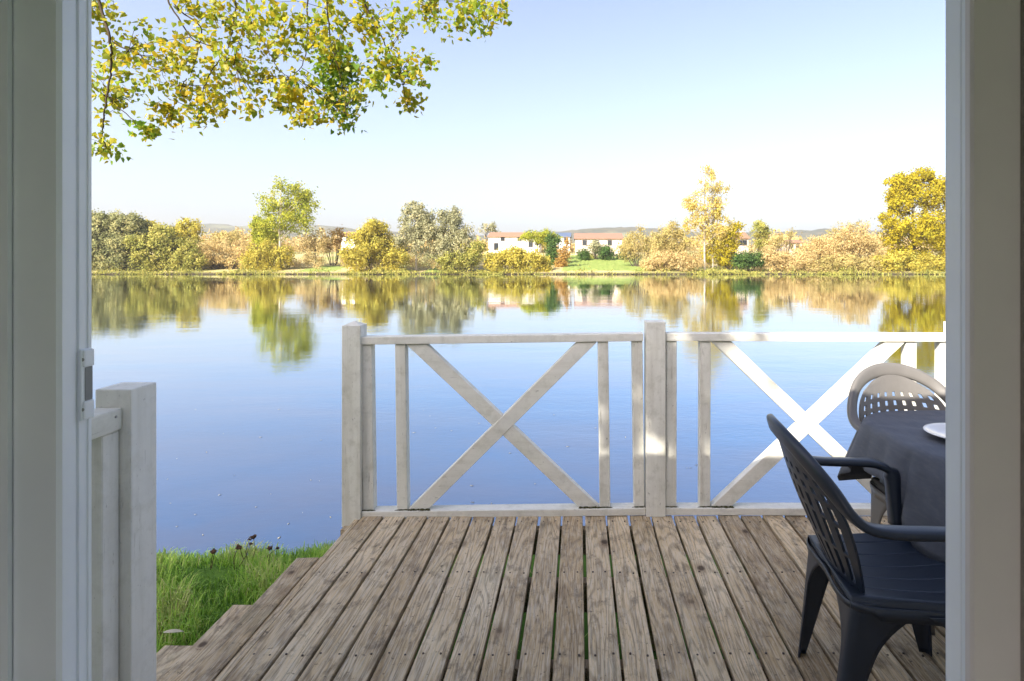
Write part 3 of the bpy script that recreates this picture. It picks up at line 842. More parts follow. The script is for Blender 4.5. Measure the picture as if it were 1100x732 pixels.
# ------------------------------------------------------------------ overhanging tree
M['bark'] = mat_plain('bark', (.085, .070, .052), .95, .1, .8, 30)
M['bark_pale'] = mat_plain('pale_bark', (.42, .37, .29), .9, .1, .5, 8)
M['twig'] = mat_plain('twig', (.06, .045, .03), .9, .1)
def make_overhang():
    base = Vector((-6.4, 4.1, -.75)); root = empty('tree', base)
    tag(root, 'overhanging tree with yellow-green autumn leaves at the top of the view', 'tree')
    inv = -base
    rng = np.random.default_rng(21); rr = random.Random(8)
    tr = MB()
    tr.tube([base + Vector((0, 0, -.1)), base + Vector((.05, .05, 1.5)), base + Vector((.0, .15, 3.2)), base + Vector((.15, .1, 5.2)), base + Vector((.1, .3, 7.5)), base + Vector((.2, .3, 9.5))], [.24, .19, .165, .13, .09, .04], 14)
    o = tr.build('trunk', M['bark'], root, smooth=True); o.location = inv
    br = MB()
    bough = [base + Vector((.1, .15, 4.0)), Vector((-5.2, 4.7, 4.1)), Vector((-3.9, 5.1, 4.55)), Vector((-2.4, 5.3, 4.6)), Vector((-1.1, 5.4, 4.4)), Vector((-.2, 5.5, 4.05))]
    bs = spline(bough, 30); br.tube(bs, [.075 - .065 * i / 30 for i in range(31)], 10)
    bough2 = spline([base + Vector((.1, .1, 4.9)), Vector((-5.0, 5.4, 5.4)), Vector((-3.2, 6.1, 5.4)), Vector((-1.4, 6.3, 5.0))], 24)
    br.tube(bough2, [.06 - .05 * i / 24 for i in range(25)], 8)
    # hanging branches as seen in the photograph, each at its own distance
    hang = [(5.0, [(96, -60), (106, 0), (118, 40), (119, 75), (114, 110), (110, 140), (113, 158)], .013),
            (5.2, [(175, -70), (185, 0), (215, 28), (212, 55), (204, 82)], .009),
            (5.3, [(120, 45), (150, 60), (170, 75), (200, 68)], .005),
            (5.6, [(240, -60), (252, 0), (250, 30), (243, 58)], .010),
            (5.1, [(180, 0), (205, 40), (232, 52), (255, 75)], .006),
            (5.4, [(262, -60), (268, 20), (285, 48), (300, 76), (318, 84)], .009),
            (5.7, [(326, -60), (330, 0), (330, 40), (325, 70), (310, 85)], .010),
            (5.2, [(345, -40), (352, 10), (355, 45), (365, 80), (372, 125)], .008),
            (5.5, [(385, -50), (392, 5), (385, 20), (370, 30), (360, 55)], .009),
            (5.5, [(392, 5), (405, 30), (420, 60), (432, 90), (436, 112)], .007),
            (5.8, [(420, -50), (440, -8), (478, 0), (510, 4), (540, 10)], .008),
            (5.3, [(108, 100), (130, 118), (150, 135), (160, 145)], .005),
            (5.4, [(200, 85), (190, 105), (185, 125)], .004), (5.3, [(243, 58), (228, 75), (215, 105), (212, 128)], .005)]
    twig_pts = []
    for d, pl, r in hang:
        w = [P(x, y, d + .06 * rr.uniform(-1, 1)) for x, y in pl]
        if pl[0][1] < -30:   # rises to the bough
            top = min(bs + bough2, key=lambda q: (q - w[0]).length); w = [top, top.lerp(w[0], .5) + Vector((0, 0, -.03))] + w
        s = spline(w, len(w) * 6); m = len(s)
        for i in range(m): s[i] += Vector((rr.uniform(-1, 1), rr.uniform(-1, 1), rr.uniform(-1, 1))) * .006
        br.tube(s, [max(.0026, 1.35 * r * (1 - .8 * i / (m - 1))) for i in range(m)], 6)
        twig_pts += s[m // 5:]
    # leaf clusters: centre, half-size (photo pixels at its distance), count, how green
    cl = [(108, 18, 12, 20, 70, .4), (112, 60, 16, 30, 120, .35), (108, 95, 12, 22, 80, .45), (114, 160, 15, 12, 75, .7), (135, 100, 18, 12, 45, .5),
          (155, 138, 11, 10, 55, .7), (152, 35, 22, 20, 60, .4), (140, 65, 16, 14, 45, .45), (175, 55, 20, 25, 85, .35), (192, 60, 12, 14, 80, .25), (165, 95, 14, 12, 45, .5),
          (178, 122, 11, 15, 85, .2), (212, 125, 12, 14, 90, .35), (200, 95, 18, 16, 50, .4), (235, 90, 16, 22, 150, .25), (228, 110, 14, 10, 70, .2), (250, 65, 14, 14, 70, .35),
          (255, 28, 22, 22, 130, .35), (290, 20, 26, 20, 160, .3), (285, 50, 20, 20, 110, .3), (320, 30, 22, 26, 150, .4), (222, 30, 18, 26, 70, .3), (215, 8, 20, 10, 70, .3),
          (268, 85, 12, 16, 60, .5), (270, 118, 10, 6, 22, .4), (285, 80, 14, 10, 50, .3), (310, 98, 14, 14, 130, .15), (300, 112, 14, 8, 60, .35), (335, 125, 12, 14, 80, .15), (322, 128, 10, 8, 40, .3),
          (355, 75, 16, 22, 210, .85), (372, 75, 14, 26, 180, .9), (360, 108, 16, 16, 150, .85), (372, 130, 8, 10, 45, .85), (385, 108, 8, 10, 45, .7), (345, 45, 18, 16, 90, .4), (358, 18, 20, 18, 110, .45),
          (390, 30, 14, 12, 60, .1), (395, 15, 14, 12, 60, .4), (412, 58, 18, 14, 110, .5), (405, 85, 12, 14, 75, .55), (425, 75, 14, 14, 70, .5), (440, 106, 12, 12, 85, .15), (448, 80, 8, 8, 22, .6), (458, 60, 8, 8, 22, .6),
          (430, 18, 20, 16, 90, .4), (460, 10, 16, 14, 60, .4), (470, 22, 16, 12, 50, .5), (495, 24, 12, 12, 65, .4), (520, 22, 12, 14, 70, .55), (538, 10, 9, 9, 45, .5), (505, 5, 16, 8, 40, .5)]
    # and the part of the crown that hangs above the picture
    for _ in range(34):
        cl.append((rr.uniform(-60, 520), rr.uniform(-170, -15), 26, 20, 60, rr.uniform(.2, .7)))
    C_, S_, N_ = [], [], []
    cents = []; rnd = []; extra = []
    for cx, cy, rx, ry, n, g in cl:
        d = rr.uniform(4.9, 5.9)
        n = int(n * (1.35 if g > .8 else .9))
        q = rng.normal(size=(n, 3)) * .45
        pts = np.stack([(cx + q[:, 0] * rx * 1.25 - PX) / F * d, d + q[:, 1] * .25, CZ - (cy + q[:, 2] * ry * 1.2 - PY) / F * d], 1)
        cents.append(pts); rnd.append(np.clip(g * .75 + rng.normal(.15, .17, n), 0, 1))
        # thin twigs inside the cluster
        c0 = P(cx, cy, d)
        if cy > -12:
            for _i in range(5):
                e = Vector(pts[rng.integers(n)]); near = min(twig_pts, key=lambda q: (q - e).length)
                if (near - e).length > .75: continue
                sd = Vector((rr.uniform(-1, 1), rr.uniform(-1, 1), rr.uniform(-.2, 1))) * .12 * (near - e).length
                tp_ = spline([near, near.lerp(e, .5) + sd, e], 5)
                br.tube(tp_, [.0028, .0026, .0022, .0019, .0015, .0012], 4)
                for q in tp_[2:]: extra.append(q)
    ex = np.repeat(np.array([tuple(q) for q in extra]), 2, 0); cents.append(ex + rng.normal(size=ex.shape) * .03); rnd.append(np.clip(rng.normal(.35, .22, len(ex)), 0, 1))
    tw = rng.integers(len(twig_pts), size=420); tp = np.array([twig_pts[i] for i in tw]) + rng.normal(size=(420, 3)) * .035
    cents.append(tp); rnd.append(np.clip(rng.normal(.35, .2, 420), 0, 1))
    # rest of the crown around the trunk, out of the picture to the left
    lob = [((-6.4, 4.6, 6.2), (1.6, 1.5, 1.6)), ((-6.2, 4.4, 8.2), (1.4, 1.4, 1.7)), ((-5.0, 5.0, 5.4), (1.1, 1.1, .9)), ((-3.4, 5.6, 5.5), (1.6, .9, .6)), ((-7.6, 4.2, 5.6), (1.1, 1.1, 1))]
    cc, pts, rn = clumps(rng, lob, 170, 18, .22, .8); cents.append(pts); rnd.append(rn * .7)
    o = br.build('branches', M['twig'], root, smooth=True); o.location = inv
    mat = mat_leaf('autumn_leaf', [(.58, .41, .02), (.48, .42, .03), (.32, .36, .03), (.21, .31, .027), (.16, .29, .03)], .58, .45, .4)
    o = poplar_leaves(rng, np.concatenate(cents), .0465, np.concatenate(rnd), mat, root); o.location = inv
make_overhang()

def make_shade_tree():
    """stands behind the cabin's left end; it shades the left half of the railing"""
    base = Vector((-6.0, -3.2, -.6)); root = empty('tree', base)
    tag(root, 'leafy tree behind the cabin shading the left part of the railing', 'tree')
    tr = MB(); tr.tube([base, base + Vector((.1, .1, 2)), base + Vector((.2, .2, 4.5)), base + Vector((.3, .3, 7.5))], [.22, .18, .13, .04], 12)
    o = tr.build('trunk', M['bark'], root, smooth=True); o.location = -base
    rng = np.random.default_rng(33)
    lob = [((-3.98, -2.4, 6.05), (.36, .6, .52)), ((-4.66, -2.4, 6.22), (.98, 1.0, .74)), ((-5.55, -2.5, 5.75), (1.1, 1.1, 1.05)), ((-6.6, -3.0, 5.4), (1.6, 1.5, 1.4)), ((-5.9, -2.8, 6.9), (1.2, 1.2, .8))]
    cc, pts, rn = clumps(rng, lob, 520, 16, .17, 1.0)
    V, Fq = leaf_quads(rng, pts, .10, .7)
    m = mat_leaf('shade_tree_leaf', [(.05, .09, .02), (.09, .13, .03), (.2, .2, .04)], .4)
    o = np_mesh('crown', V, Fq, rn, m, root); o.location = -base
make_shade_tree()

# ------------------------------------------------------------------ dry weeds, fallen leaf, flecks on the water
def make_weeds():
    m = mat_plain('dead_weed', (.075, .045, .03), .9, .1)
    rng = random.Random(14)
    specs = [((272, 577), (268, 590), 3.95, 'brown dead weed with the tallest seed heads at the water edge', 1.0, 3), ((256, 588), (252, 596), 3.85, 'low brown dead weed left of the tallest one on the bank', .6, 2), ((290, 589), (286, 598), 3.9, 'short brown dead weed right of the tallest one on the bank', .5, 2), ((229, 592), (226, 600), 3.85, 'small brown weed at the left end of the dead weeds on the bank', .5, 2)]
    for (hx, hy), (bx, by), d, label, s, n in specs:
        base = P(bx, by, d); base.z = gz(d - bank_y(base.x)) - .02
        root = empty('dead_weed', base); tag(root, label, 'weed', 'dead weeds on the bank')
        st = MB(); top = P(hx, hy, d) - base
        for i in range(n):
            e = Vector(top) + Vector((rng.uniform(-.11, .11), rng.uniform(-.06, .06), rng.uniform(-.06, .02))) * s * (1 if i else 0)
            st.tube([Vector((0, 0, 0)), e * .5 + Vector((rng.uniform(-.03, .03), 0, .02)), e], [.0028, .0022, .0014], 5)
            bm = bmesh.new(); bmesh.ops.create_icosphere(bm, subdivisions=2, radius=.013 * (1.25 if i == 0 else rng.uniform(.6, 1)))
            for v in bm.verts: v.co = e + Vector((v.co.x * 1.15, v.co.y, v.co.z * .8)) * rng.uniform(.35, 1.5)
            bm.verts.index_update(); hd = MB(); hd.add([v.co.copy() for v in bm.verts], [[v.index for v in f.verts] for f in bm.faces]); bm.free()
            hd.build('seed_head', m, root)
        st.build('stem', m, root)
make_weeds()

def make_fallen_leaf():
    me_m = mat_leaf('pale_fallen_leaf', [(.7, .66, .54), (.7, .66, .54)], .3)
    p = P(186, 650, 3.0); p.z = gz(3.0) + .115
    mb = MB(); vs = []; fs = []
    for i in range(9):
        t = i / 8; w = .024 * math.sin(math.pi * min(1, t * .93 + .07)) ** .8
        for u in (-1, 0, 1): vs.append((t * .085 - .04, u * w, .018 * math.sin(t * 3) + .010 * abs(u)))
    for i in range(8):
        for k in range(2): fs.append((i * 3 + k, i * 3 + k + 1, i * 3 + 4 + k, i * 3 + 3 + k))
    mb.add(vs, fs); o = mb.build('fallen_leaf', me_m, None, smooth=True); o.location = p; o.rotation_euler = (.35, .12, .25); o.scale = (1.1, .42, .4); solid(o, .0008)
    tag(o, 'single pale dry leaf lying on the grass', 'leaf')
make_fallen_leaf()

def make_flecks():
    m = mat_leaf('floating_leaf', [(.36, .35, .31), (.36, .35, .31)], .2)
    mb = MB(); vs = [(0, 0, .012)]; n = 9
    for k in range(n):
        a = 2 * math.pi * k / n; vs.append(((.045 + .03 * (k % 3)) * math.cos(a), (.02 + .008 * (k % 2)) * math.sin(a), .004 + .012 * (k % 2)))
    mb.add(vs, [(0, 1 + k, 1 + (k + 1) % n) for k in range(n)])
    src = mb.build('floating_leaf', m, None, smooth=True); solid(src, .002)
    rng = random.Random(77); first = True
    spots = [(222, 486), (190, 493), (183, 541), (236, 532), (170 + 20, 566), (218, 575), (252, 511), (240, 466), (334, 516), (343, 517), (291, 531), (345, 473), (210, 553), (275, 545), (310, 563), (325, 551), (300, 578), (355, 556),
             (413, 400), (455, 441), (468, 460), (462, 447), (485, 463), (445, 465), (507, 522), (508, 540), (528, 541), (560, 470), (595, 446), (610, 480), (640, 460), (742, 503), (738, 503), (748, 500), (815, 517), (548, 487), (575, 520), (590, 505), (672, 470), (515, 455), (520, 400), (610, 400), (250, 430), (300, 440), (210, 440), (280, 470), (180, 515)]
    for px, py in spots:
        d = F * (CZ - WATER_Z) / (py - PY)
        o = src if first else src.copy()
        if not first: C.objects.link(o)
        first = False
        o.location = ((px - PX) / F * d, d, WATER_Z + .001); s = rng.uniform(.10, .32); o.scale = (s, s, .3); o.rotation_euler = (0, 0, rng.uniform(0, 6.28))
        tag(o, 'tiny pale leaf drifting on the river surface', 'leaf', 'pale leaves drifting on the river')
make_flecks()

# ------------------------------------------------------------------ far bank: trees and shrubs
PAL = {
 'darkolive': [(.11, .125, .055), (.20, .21, .09), (.30, .295, .13), (.42, .37, .16)],
 'olive': [(.15, .17, .04), (.26, .265, .065), (.37, .35, .085), (.46, .40, .12)],
 'gold': [(.25, .22, .035), (.38, .32, .05), (.46, .39, .075), (.34, .34, .07)],
 'orange': [(.26, .15, .04), (.36, .22, .055), (.42, .28, .08)],
 'yellow': [(.22, .19, .012), (.35, .285, .016), (.44, .36, .022), (.29, .27, .022)],
 'paleyellow': [(.46, .38, .10), (.55, .47, .16), (.50, .38, .09), (.42, .38, .12)],
 'lime': [(.13, .16, .02), (.24, .27, .03), (.36, .37, .04), (.46, .41, .06)],
 'green': [(.035, .075, .02), (.065, .12, .03), (.12, .19, .045)],
 'greygreen': [(.17, .175, .095), (.27, .27, .15), (.36, .35, .205), (.42, .37, .19)],
 'tan': [(.30, .22, .09), (.44, .34, .15), (.54, .42, .20), (.42, .35, .15)],
 'tangreen': [(.24, .20, .075), (.36, .30, .11), (.46, .37, .15), (.28, .27, .085)],
}
MATL = {}
def fol(k):
    if k not in MATL: MATL[k] = mat_leaf('foliage_' + k, [tuple(min(.8, v * 1.25) for v in c) for c in PAL[k]], .45, .7, .1)
    return MATL[k]

def plant(name, label, cat, group, d, lobes, pal, dens=1.0, leaf=.26, trunk=None, rc=.55, shell=.6, seed=0, bark='bark', twigs=0, up=0.0, core=True):
    """lobes in photo pixels (cx, cy, rx, ry) at distance d; trunk = (px, base half-width in m, px top y)"""
    rng = np.random.default_rng(seed * 131 + 17); s = d / F
    L3 = []; x_mean = sum(l[0] for l in lobes) / len(lobes)
    tx = trunk[0] if trunk else x_mean
    base = Vector(((tx - PX) * s, d, gz(d) - .15))
    root = empty(name, base); tag(root, label, cat, group)
    for i, (cx, cy, rx, ry) in enumerate(lobes):
        p = P(cx, cy, d); off = rng.uniform(-.35, .35) * rx * s
        L3.append(((p.x, p.y + off, p.z), (rx * s, rx * s * .85, ry * s)))
    area = sum(l[2] * l[3] for l in lobes)
    for (c, r) in list(L3):     # ragged edge: smaller boughs sticking out
        for _ in range(4):
            v = rng.normal(size=3); v /= np.linalg.norm(v); v[2] = abs(v[2]) * .9
            f = rng.uniform(.22, .42)
            L3.append((tuple(np.array(c) + v * np.array(r) * rng.uniform(.75, 1.08)), tuple(x * f for x in r)))
    n_cl = int(max(30, area * .30 * dens)); per = 32
    cc, pts, rn = clumps(rng, L3, n_cl, per, rc * .62, shell)
    pts[:, 2] = np.where(pts[:, 2] < gz(d) - .6, gz(d) - .6 + rng.random(len(pts)) * .8, pts[:, 2])
    if d < 108.5: pts[:, 1] -= np.clip((gz(d) + 1.2 - pts[:, 2]) / 1.2, 0, 1) * rng.uniform(.2, 1.6, len(pts))
    V, Fq = leaf_quads(rng, pts, leaf * .86, .66, up, None if up else clumps.out)
    o = np_mesh('crown' if cat == 'tree' else 'foliage', V, Fq, rn, fol(pal), root); o.location = -base
    tr = MB()
    if trunk:
        top = P(trunk[0] + rng.uniform(-2, 2), trunk[2], d); r = trunk[1]
        sp = [base, base.lerp(top, .3) + Vector((rng.uniform(-.15, .15), 0, 0)), base.lerp(top, .65) + Vector((rng.uniform(-.2, .2), 0, 0)), top]
        tr.tube(sp, [r, r * .8, r * .5, r * .15], 8)
        k = min(len(cc), 26)
        for i in rng.choice(len(cc), k, replace=False):
            e = Vector(cc[i]); f = min(.9, max(.25, (e.z - base.z) / (top.z - base.z) - .22)); a = base.lerp(top, f)
            m = a.lerp(e, .5) + Vector((0, 0, .12 * (e - a).length)); tr.tube([a, m, e], [r * .32, r * .2, .025], 5, cap=False)
    else:
        k = min(len(cc), 14 + twigs)
        for i in rng.choice(len(cc), k, replace=False):
            e = Vector(cc[i]) + Vector((0, 0, .25 if twigs else 0)); a = base + Vector(((e.x - base.x) * .35, (e.y - base.y) * .35, 0))
            tr.tube([a, a.lerp(e, .5) + Vector((rng.uniform(-.1, .1), 0, .1)), e], [.06, .04, .015], 4, cap=False)
    o = tr.build('trunk' if trunk else 'stems', M[bark], root); o.location = -base
    return root

G = 'trees along the far bank'; GS = 'shrubs along the far bank'
plant('willow_tree', 'dark olive willow at the far left of the opposite bank', 'tree', G, 108, [(112, 264, 24, 32), (132, 246, 20, 20), (84, 262, 26, 34), (128, 276, 30, 20), (105, 240, 14, 12), (150, 255, 12, 20)], 'darkolive', 1.3, .24, (118, .3, 240), seed=1)
plant('shrub', 'golden bush rising behind the dark willow and the olive bush', 'shrub', GS, 112, [(166, 250, 18, 13), (180, 255, 16, 12), (158, 246, 10, 9)], 'gold', 1.2, .22, seed=2)
plant('shrub', 'olive green bush touching the water right of the dark willow', 'shrub', GS, 107, [(162, 272, 20, 22), (182, 272, 22, 20), (198, 276, 18, 18), (176, 258, 16, 14), (208, 284, 10, 10)], 'olive', 1.3, .22, seed=3)
plant('tree', 'small round golden-olive tree above the olive bush', 'tree', G, 111, [(203, 248, 12, 13), (208, 262, 9, 14), (194, 258, 8, 12)], 'gold', 1.2, .22, (204, .15, 240), seed=4)
plant('shrub', 'wide tan scrub bush between the olive bush and the tall green poplar', 'shrub', GS, 110, [(232, 272, 20, 16), (250, 278, 18, 14), (222, 280, 14, 13), (262, 272, 14, 15)], 'tan', 1.0, .16, seed=5, twigs=40, up=.7)
plant('shrub', 'green-topped small tree far behind the tan scrub', 'shrub', GS, 135, [(246, 255, 12, 8), (234, 257, 8, 7)], 'tangreen', 1.0, .24, seed=6)
plant('shrub', 'orange tan bush at the foot of the tall green poplar', 'shrub', GS, 108, [(282, 276, 16, 16), (298, 282, 14, 13), (270, 282, 12, 12), (306, 274, 10, 10)], 'gold', 1.2, .2, seed=7, twigs=20)
plant('poplar_tree', 'tall airy green poplar standing alone on the left half of the bank', 'tree', G, 109, [(306, 222, 25, 24), (304, 202, 13, 11), (288, 224, 12, 14), (326, 222, 12, 18), (306, 243, 24, 14), (330, 240, 9, 14), (317, 203, 9, 8), (285, 240, 9, 9)], 'lime', .62, .2, (301, .26, 196), seed=8, rc=.7, bark='bark_pale', shell=1.0)
plant('tree', 'yellow-green round tree at the left side of the tall green poplar', 'tree', G, 112, [(283, 246, 11, 12), (290, 256, 12, 11), (278, 258, 8, 10)], 'lime', 1.3, .22, (286, .14, 240), seed=9)
plant('tree', 'thin rusty bare-branched tree right of the tall green poplar', 'tree', G, 112, [(338, 262, 14, 16), (330, 268, 10, 14), (345, 270, 10, 12)], 'tan', .55, .16, (338, .12, 246), seed=10, rc=.5)
plant('shrub', 'small orange shrub between the rusty tree and the yellow willow bush', 'shrub', GS, 118, [(364, 255, 9, 9), (354, 262, 8, 8)], 'orange', 1.0, .2, seed=11)
plant('shrub', 'big rounded yellow willow bush at the water', 'shrub', GS, 107, [(402, 258, 18, 22), (390, 270, 17, 20), (412, 272, 20, 20), (382, 280, 12, 13), (425, 280, 14, 14), (404, 245, 12, 9)], 'gold', 1.5, .2, seed=12)
plant('tree', 'tall grey-green tree right behind the yellow willow bush', 'tree', G, 109, [(446, 240, 16, 20), (440, 262, 15, 20), (456, 258, 15, 24), (442, 226, 9, 8), (460, 238, 8, 14)], 'greygreen', .95, .2, (447, .22, 226), seed=13, rc=.5, bark='bark_pale')
plant('tree', 'broad grey-green tree leaning towards the white farmhouse', 'tree', G, 108, [(485, 250, 16, 22), (478, 270, 15, 20), (496, 262, 16, 22), (486, 234, 11, 10), (470, 252, 8, 18)], 'greygreen', 1.0, .2, (484, .2, 236), seed=14, rc=.5)
plant('shrub', 'leafy green bush below the broad grey-green tree', 'shrub', GS, 106.5, [(500, 276, 16, 15), (484, 282, 14, 12), (510, 272, 10, 14)], 'olive', 1.4, .2, seed=15)
plant('shrub', 'long clipped olive hedge bush in front of the white farmhouse', 'shrub', GS, 106.5, [(534, 282, 15, 13), (552, 280, 16, 14), (570, 281, 15, 13), (584, 286, 10, 9)], 'gold', 1.6, .19, seed=16)
plant('tree', 'bare grey tree showing over the roof left of the white farmhouse', 'tree', G, 160, [(522, 246, 10, 6), (530, 248, 6, 5)], 'greygreen', .6, .22, (523, .15, 242), seed=17)
plant('tree', 'flat-topped bright green tree before the white farmhouse', 'tree', G, 122, [(574, 254, 12, 5), (588, 255, 11, 6), (565, 256, 7, 4), (582, 260, 10, 5)], 'lime', 1.8, .2, (578, .14, 254), seed=18)
plant('tree', 'dark green cypress-like tree beside the flat-topped green tree', 'tree', G, 116, [(593, 262, 7, 11), (594, 275, 7, 11), (592, 284, 6, 7)], 'green', 2.2, .2, (593, .12, 256), seed=19)
plant('shrub', 'orange rust shrub beside the dark green cypress-like tree', 'shrub', GS, 112, [(605, 277, 7, 12), (602, 286, 7, 8), (608, 262, 4, 6)], 'orange', 1.4, .18, seed=20)
for i, (lx, ly, w, h, lab, pal) in enumerate([(626, 274, 7, 8, 'round green garden shrub on the lawn, leftmost of the lawn shrubs', 'green'), (650, 271, 8, 9, 'largest dark green garden shrub in the middle of the lawn', 'green'), (640, 266, 7, 7, 'pale grey-green shrub behind the lawn shrubs', 'greygreen'), (667, 276, 6, 5, 'low spreading green shrub at the right end of the lawn', 'green'), (634, 279, 4, 4, 'tiny green shrub on the lawn between two larger ones', 'olive')]):
    plant('shrub', lab, 'shrub', 'garden shrubs on the far lawn', 124 + i, [(lx, ly, w, h), (lx + 2, ly + 3, w * .9, h * .8)], pal, 2.2, .18, seed=30 + i)
plant('shrub', 'tan scrub bush at the right end of the lawn', 'shrub', GS, 114, [(686, 262, 14, 15), (676, 270, 12, 12), (700, 268, 12, 18)], 'tangreen', 1.0, .16, seed=36, twigs=30, up=.6)
plant('tree', 'brown-green tree just left of the tall yellow poplar', 'tree', G, 111, [(718, 254, 14, 14), (706, 266, 13, 14), (728, 268, 14, 14), (722, 243, 8, 6)], 'tangreen', 1.1, .18, (716, .15, 244), seed=37)
plant('shrub', 'low tan scrub at the water left of the tall yellow poplar', 'shrub', GS, 107, [(712, 282, 16, 12), (730, 282, 16, 12), (698, 286, 12, 8), (744, 284, 10, 9)], 'tan', 1.3, .17, seed=38, twigs=20)
plant('poplar_tree', 'tall pale yellow poplar with two light trunks', 'tree', G, 108, [(760, 200, 11, 24), (752, 225, 13, 24), (770, 222, 11, 26), (742, 225, 8, 18), (776, 205, 6, 14), (758, 250, 18, 20), (738, 250, 8, 14), (776, 248, 9, 18), (764, 186, 6, 9)], 'paleyellow', .5, .17, (757, .2, 182), seed=39, rc=.55, bark='bark_pale', shell=1.0, up=.5)
plant('poplar_tree', 'slim yellow poplar just right of the two-trunked pale one', 'tree', G, 109, [(768, 240, 8, 26), (772, 262, 10, 16), (764, 272, 10, 14)], 'yellow', .7, .18, (766, .15, 190), seed=40, bark='bark_pale', shell=.8)
plant('shrub', 'yellow-orange bush at the right foot of the tall yellow poplar', 'shrub', GS, 109, [(784, 262, 10, 18), (790, 248, 8, 11), (780, 278, 10, 12)], 'yellow', 1.2, .2, seed=41)
plant('shrub', 'dark green shrub below the orange-roofed house', 'shrub', GS, 107.5, [(800, 280, 10, 9), (812, 281, 9, 8), (794, 284, 7, 7)], 'green', 1.8, .2, seed=42)
plant('tree', 'green tree standing right of the orange-roofed house', 'tree', G, 122, [(814, 248, 8, 10), (817, 262, 7, 12), (822, 250, 5, 7)], 'olive', 1.4, .2, (815, .12, 240), seed=43)
plant('shrub', 'tan scrub bush below the pink house', 'shrub', GS, 107, [(836, 282, 15, 12), (852, 284, 14, 11), (868, 282, 14, 12), (828, 276, 10, 12)], 'tan', 1.3, .17, seed=44, twigs=30)
plant('shrub', 'brown bare-twigged bush between the two pale houses', 'shrub', GS, 116, [(845, 258, 8, 12), (836, 262, 7, 10)], 'tangreen', .8, .16, seed=45, twigs=30, up=.6)
plant('shrub', 'large grey-tan scrub thicket left of the big yellow tree', 'shrub', GS, 110, [(905, 264, 16, 18), (918, 258, 16, 16), (896, 276, 15, 14), (930, 272, 14, 18)], 'tan', 1.1, .17, seed=46, twigs=50, up=.6)
plant('shrub', 'low olive brushwood at the water left of the big yellow tree', 'shrub', GS, 106.5, [(890, 285, 14, 9), (912, 285, 16, 10), (934, 286, 14, 9), (875, 286, 10, 8)], 'tangreen', 1.5, .18, seed=47)
plant('tree', 'dark bare tree among the scrub left of the big yellow tree', 'tree', G, 118, [(908, 246, 12, 7), (892, 254, 8, 7), (924, 246, 9, 7)], 'tangreen', .7, .16, (908, .12, 240), seed=48)
plant('shrub', 'tan thicket right of the pink house', 'shrub', GS, 112, [(876, 268, 14, 13), (862, 274, 10, 11), (886, 262, 9, 10)], 'tan', 1.1, .17, seed=49, twigs=30, up=.5)
plant('plane_tree', 'big golden yellow tree at the far right of the opposite bank', 'tree', G, 108, [(978, 212, 20, 22), (998, 218, 17, 22), (961, 222, 12, 17), (987, 191, 11, 11), (966, 196, 13, 12), (1006, 200, 11, 14), (980, 248, 26, 20), (1006, 255, 20, 26), (962, 256, 13, 16), (1026, 232, 16, 32), (950, 240, 9, 10), (975, 276, 20, 12), (1000, 188, 8, 7)], 'yellow', .95, .22, (982, .3, 205), seed=50, rc=.62, shell=.8)
plant('shrub', 'yellow-tan bush at the foot of the big yellow tree', 'shrub', GS, 106.5, [(962, 282, 14, 12), (984, 284, 15, 11), (1006, 284, 14, 11), (946, 284, 10, 10)], 'gold', 1.4, .2, seed=51)

def make_undergrowth():
    """brambles and dry grass along the foot of the far bank: nobody could count it"""
    rng = np.random.default_rng(61); n = 20000
    x = rng.uniform(-105, 78, n); y = 103.3 + 3.6 * rng.random(n) ** 1.8
    px = PX + F * x / y
    dens = np.clip(.55 + .45 * np.sin(x * .31) + .3 * np.sin(x * .83 + 2), .12, 1)
    lawn = ((px > 605) & (px < 692)) | ((px > 345) & (px < 372))
    keep = rng.random(n) < np.where(lawn, .35, dens)
    x, y = x[keep], y[keep]; n = len(x)
    z = np.maximum(np.interp(y, _py, _pz), -1.15) + np.abs(rng.normal(0, .42, n)) * np.clip(.45 + .45 * np.sin(x * .53 + 1) + .4 * np.sin(x * 1.37), .05, 1.3)
    V, Fq = leaf_quads(rng, np.stack([x, y, z], 1), .2, .4, .6)
    o = np_mesh('undergrowth', V, Fq, np.clip(rng.normal(.5, .3, n), 0, 1), fol('olive'))
    tag(o, 'dry brambles and grasses along the waterline of the far bank', 'undergrowth', kind='stuff')
    rng = np.random.default_rng(63); L3 = []
    for px in range(95, 1040, 5):
        if 606 < px < 688 or 346 < px < 368 or 520 < px < 606: continue
        d = rng.uniform(108.5, 122); h = rng.uniform(1.6, 4.2) * (.75 if px < 380 else 1); X = (px + rng.uniform(-4, 4) - PX) / F * d; w = rng.uniform(.9, 1.8)
        L3.append(((X, d, gz(d) + h * .42), (w, w, h * .55)))
    cc, pts, rn = clumps(rng, L3, 2600, 24, .32, .9)
    V, Fq = leaf_quads(rng, pts, .14, .45, .7)
    o = np_mesh('brushwood', V, Fq, rn, fol('tan')); tag(o, 'tangled tan brushwood filling the far bank between the shrubs', 'brushwood', kind='stuff')
    # more distant hedgerows and copses that read as one mass
    rng = np.random.default_rng(62); L3 = []
    for px in range(-60, 1180, 8):
        d = rng.uniform(155, 260); h = rng.uniform(3.0, 7.0); zb = gz(d)
        X = (px + rng.uniform(-8, 8) - PX) / F * d; w = rng.uniform(3.5, 7)
        if 510 < px < 690: h *= .7
        L3.append(((X, d, zb + h * .45), (w, w * .7, h * .55)))
    cc, pts, rn = clumps(rng, L3, 3600, 16, .7, .7)
    V, Fq = leaf_quads(rng, pts, .45, .7)
    o = np_mesh('distant_woods', V, Fq, rn, fol('tan')); tag(o, 'distant brownish hedgerows behind the far bank', 'woods', kind='stuff')
make_undergrowth()

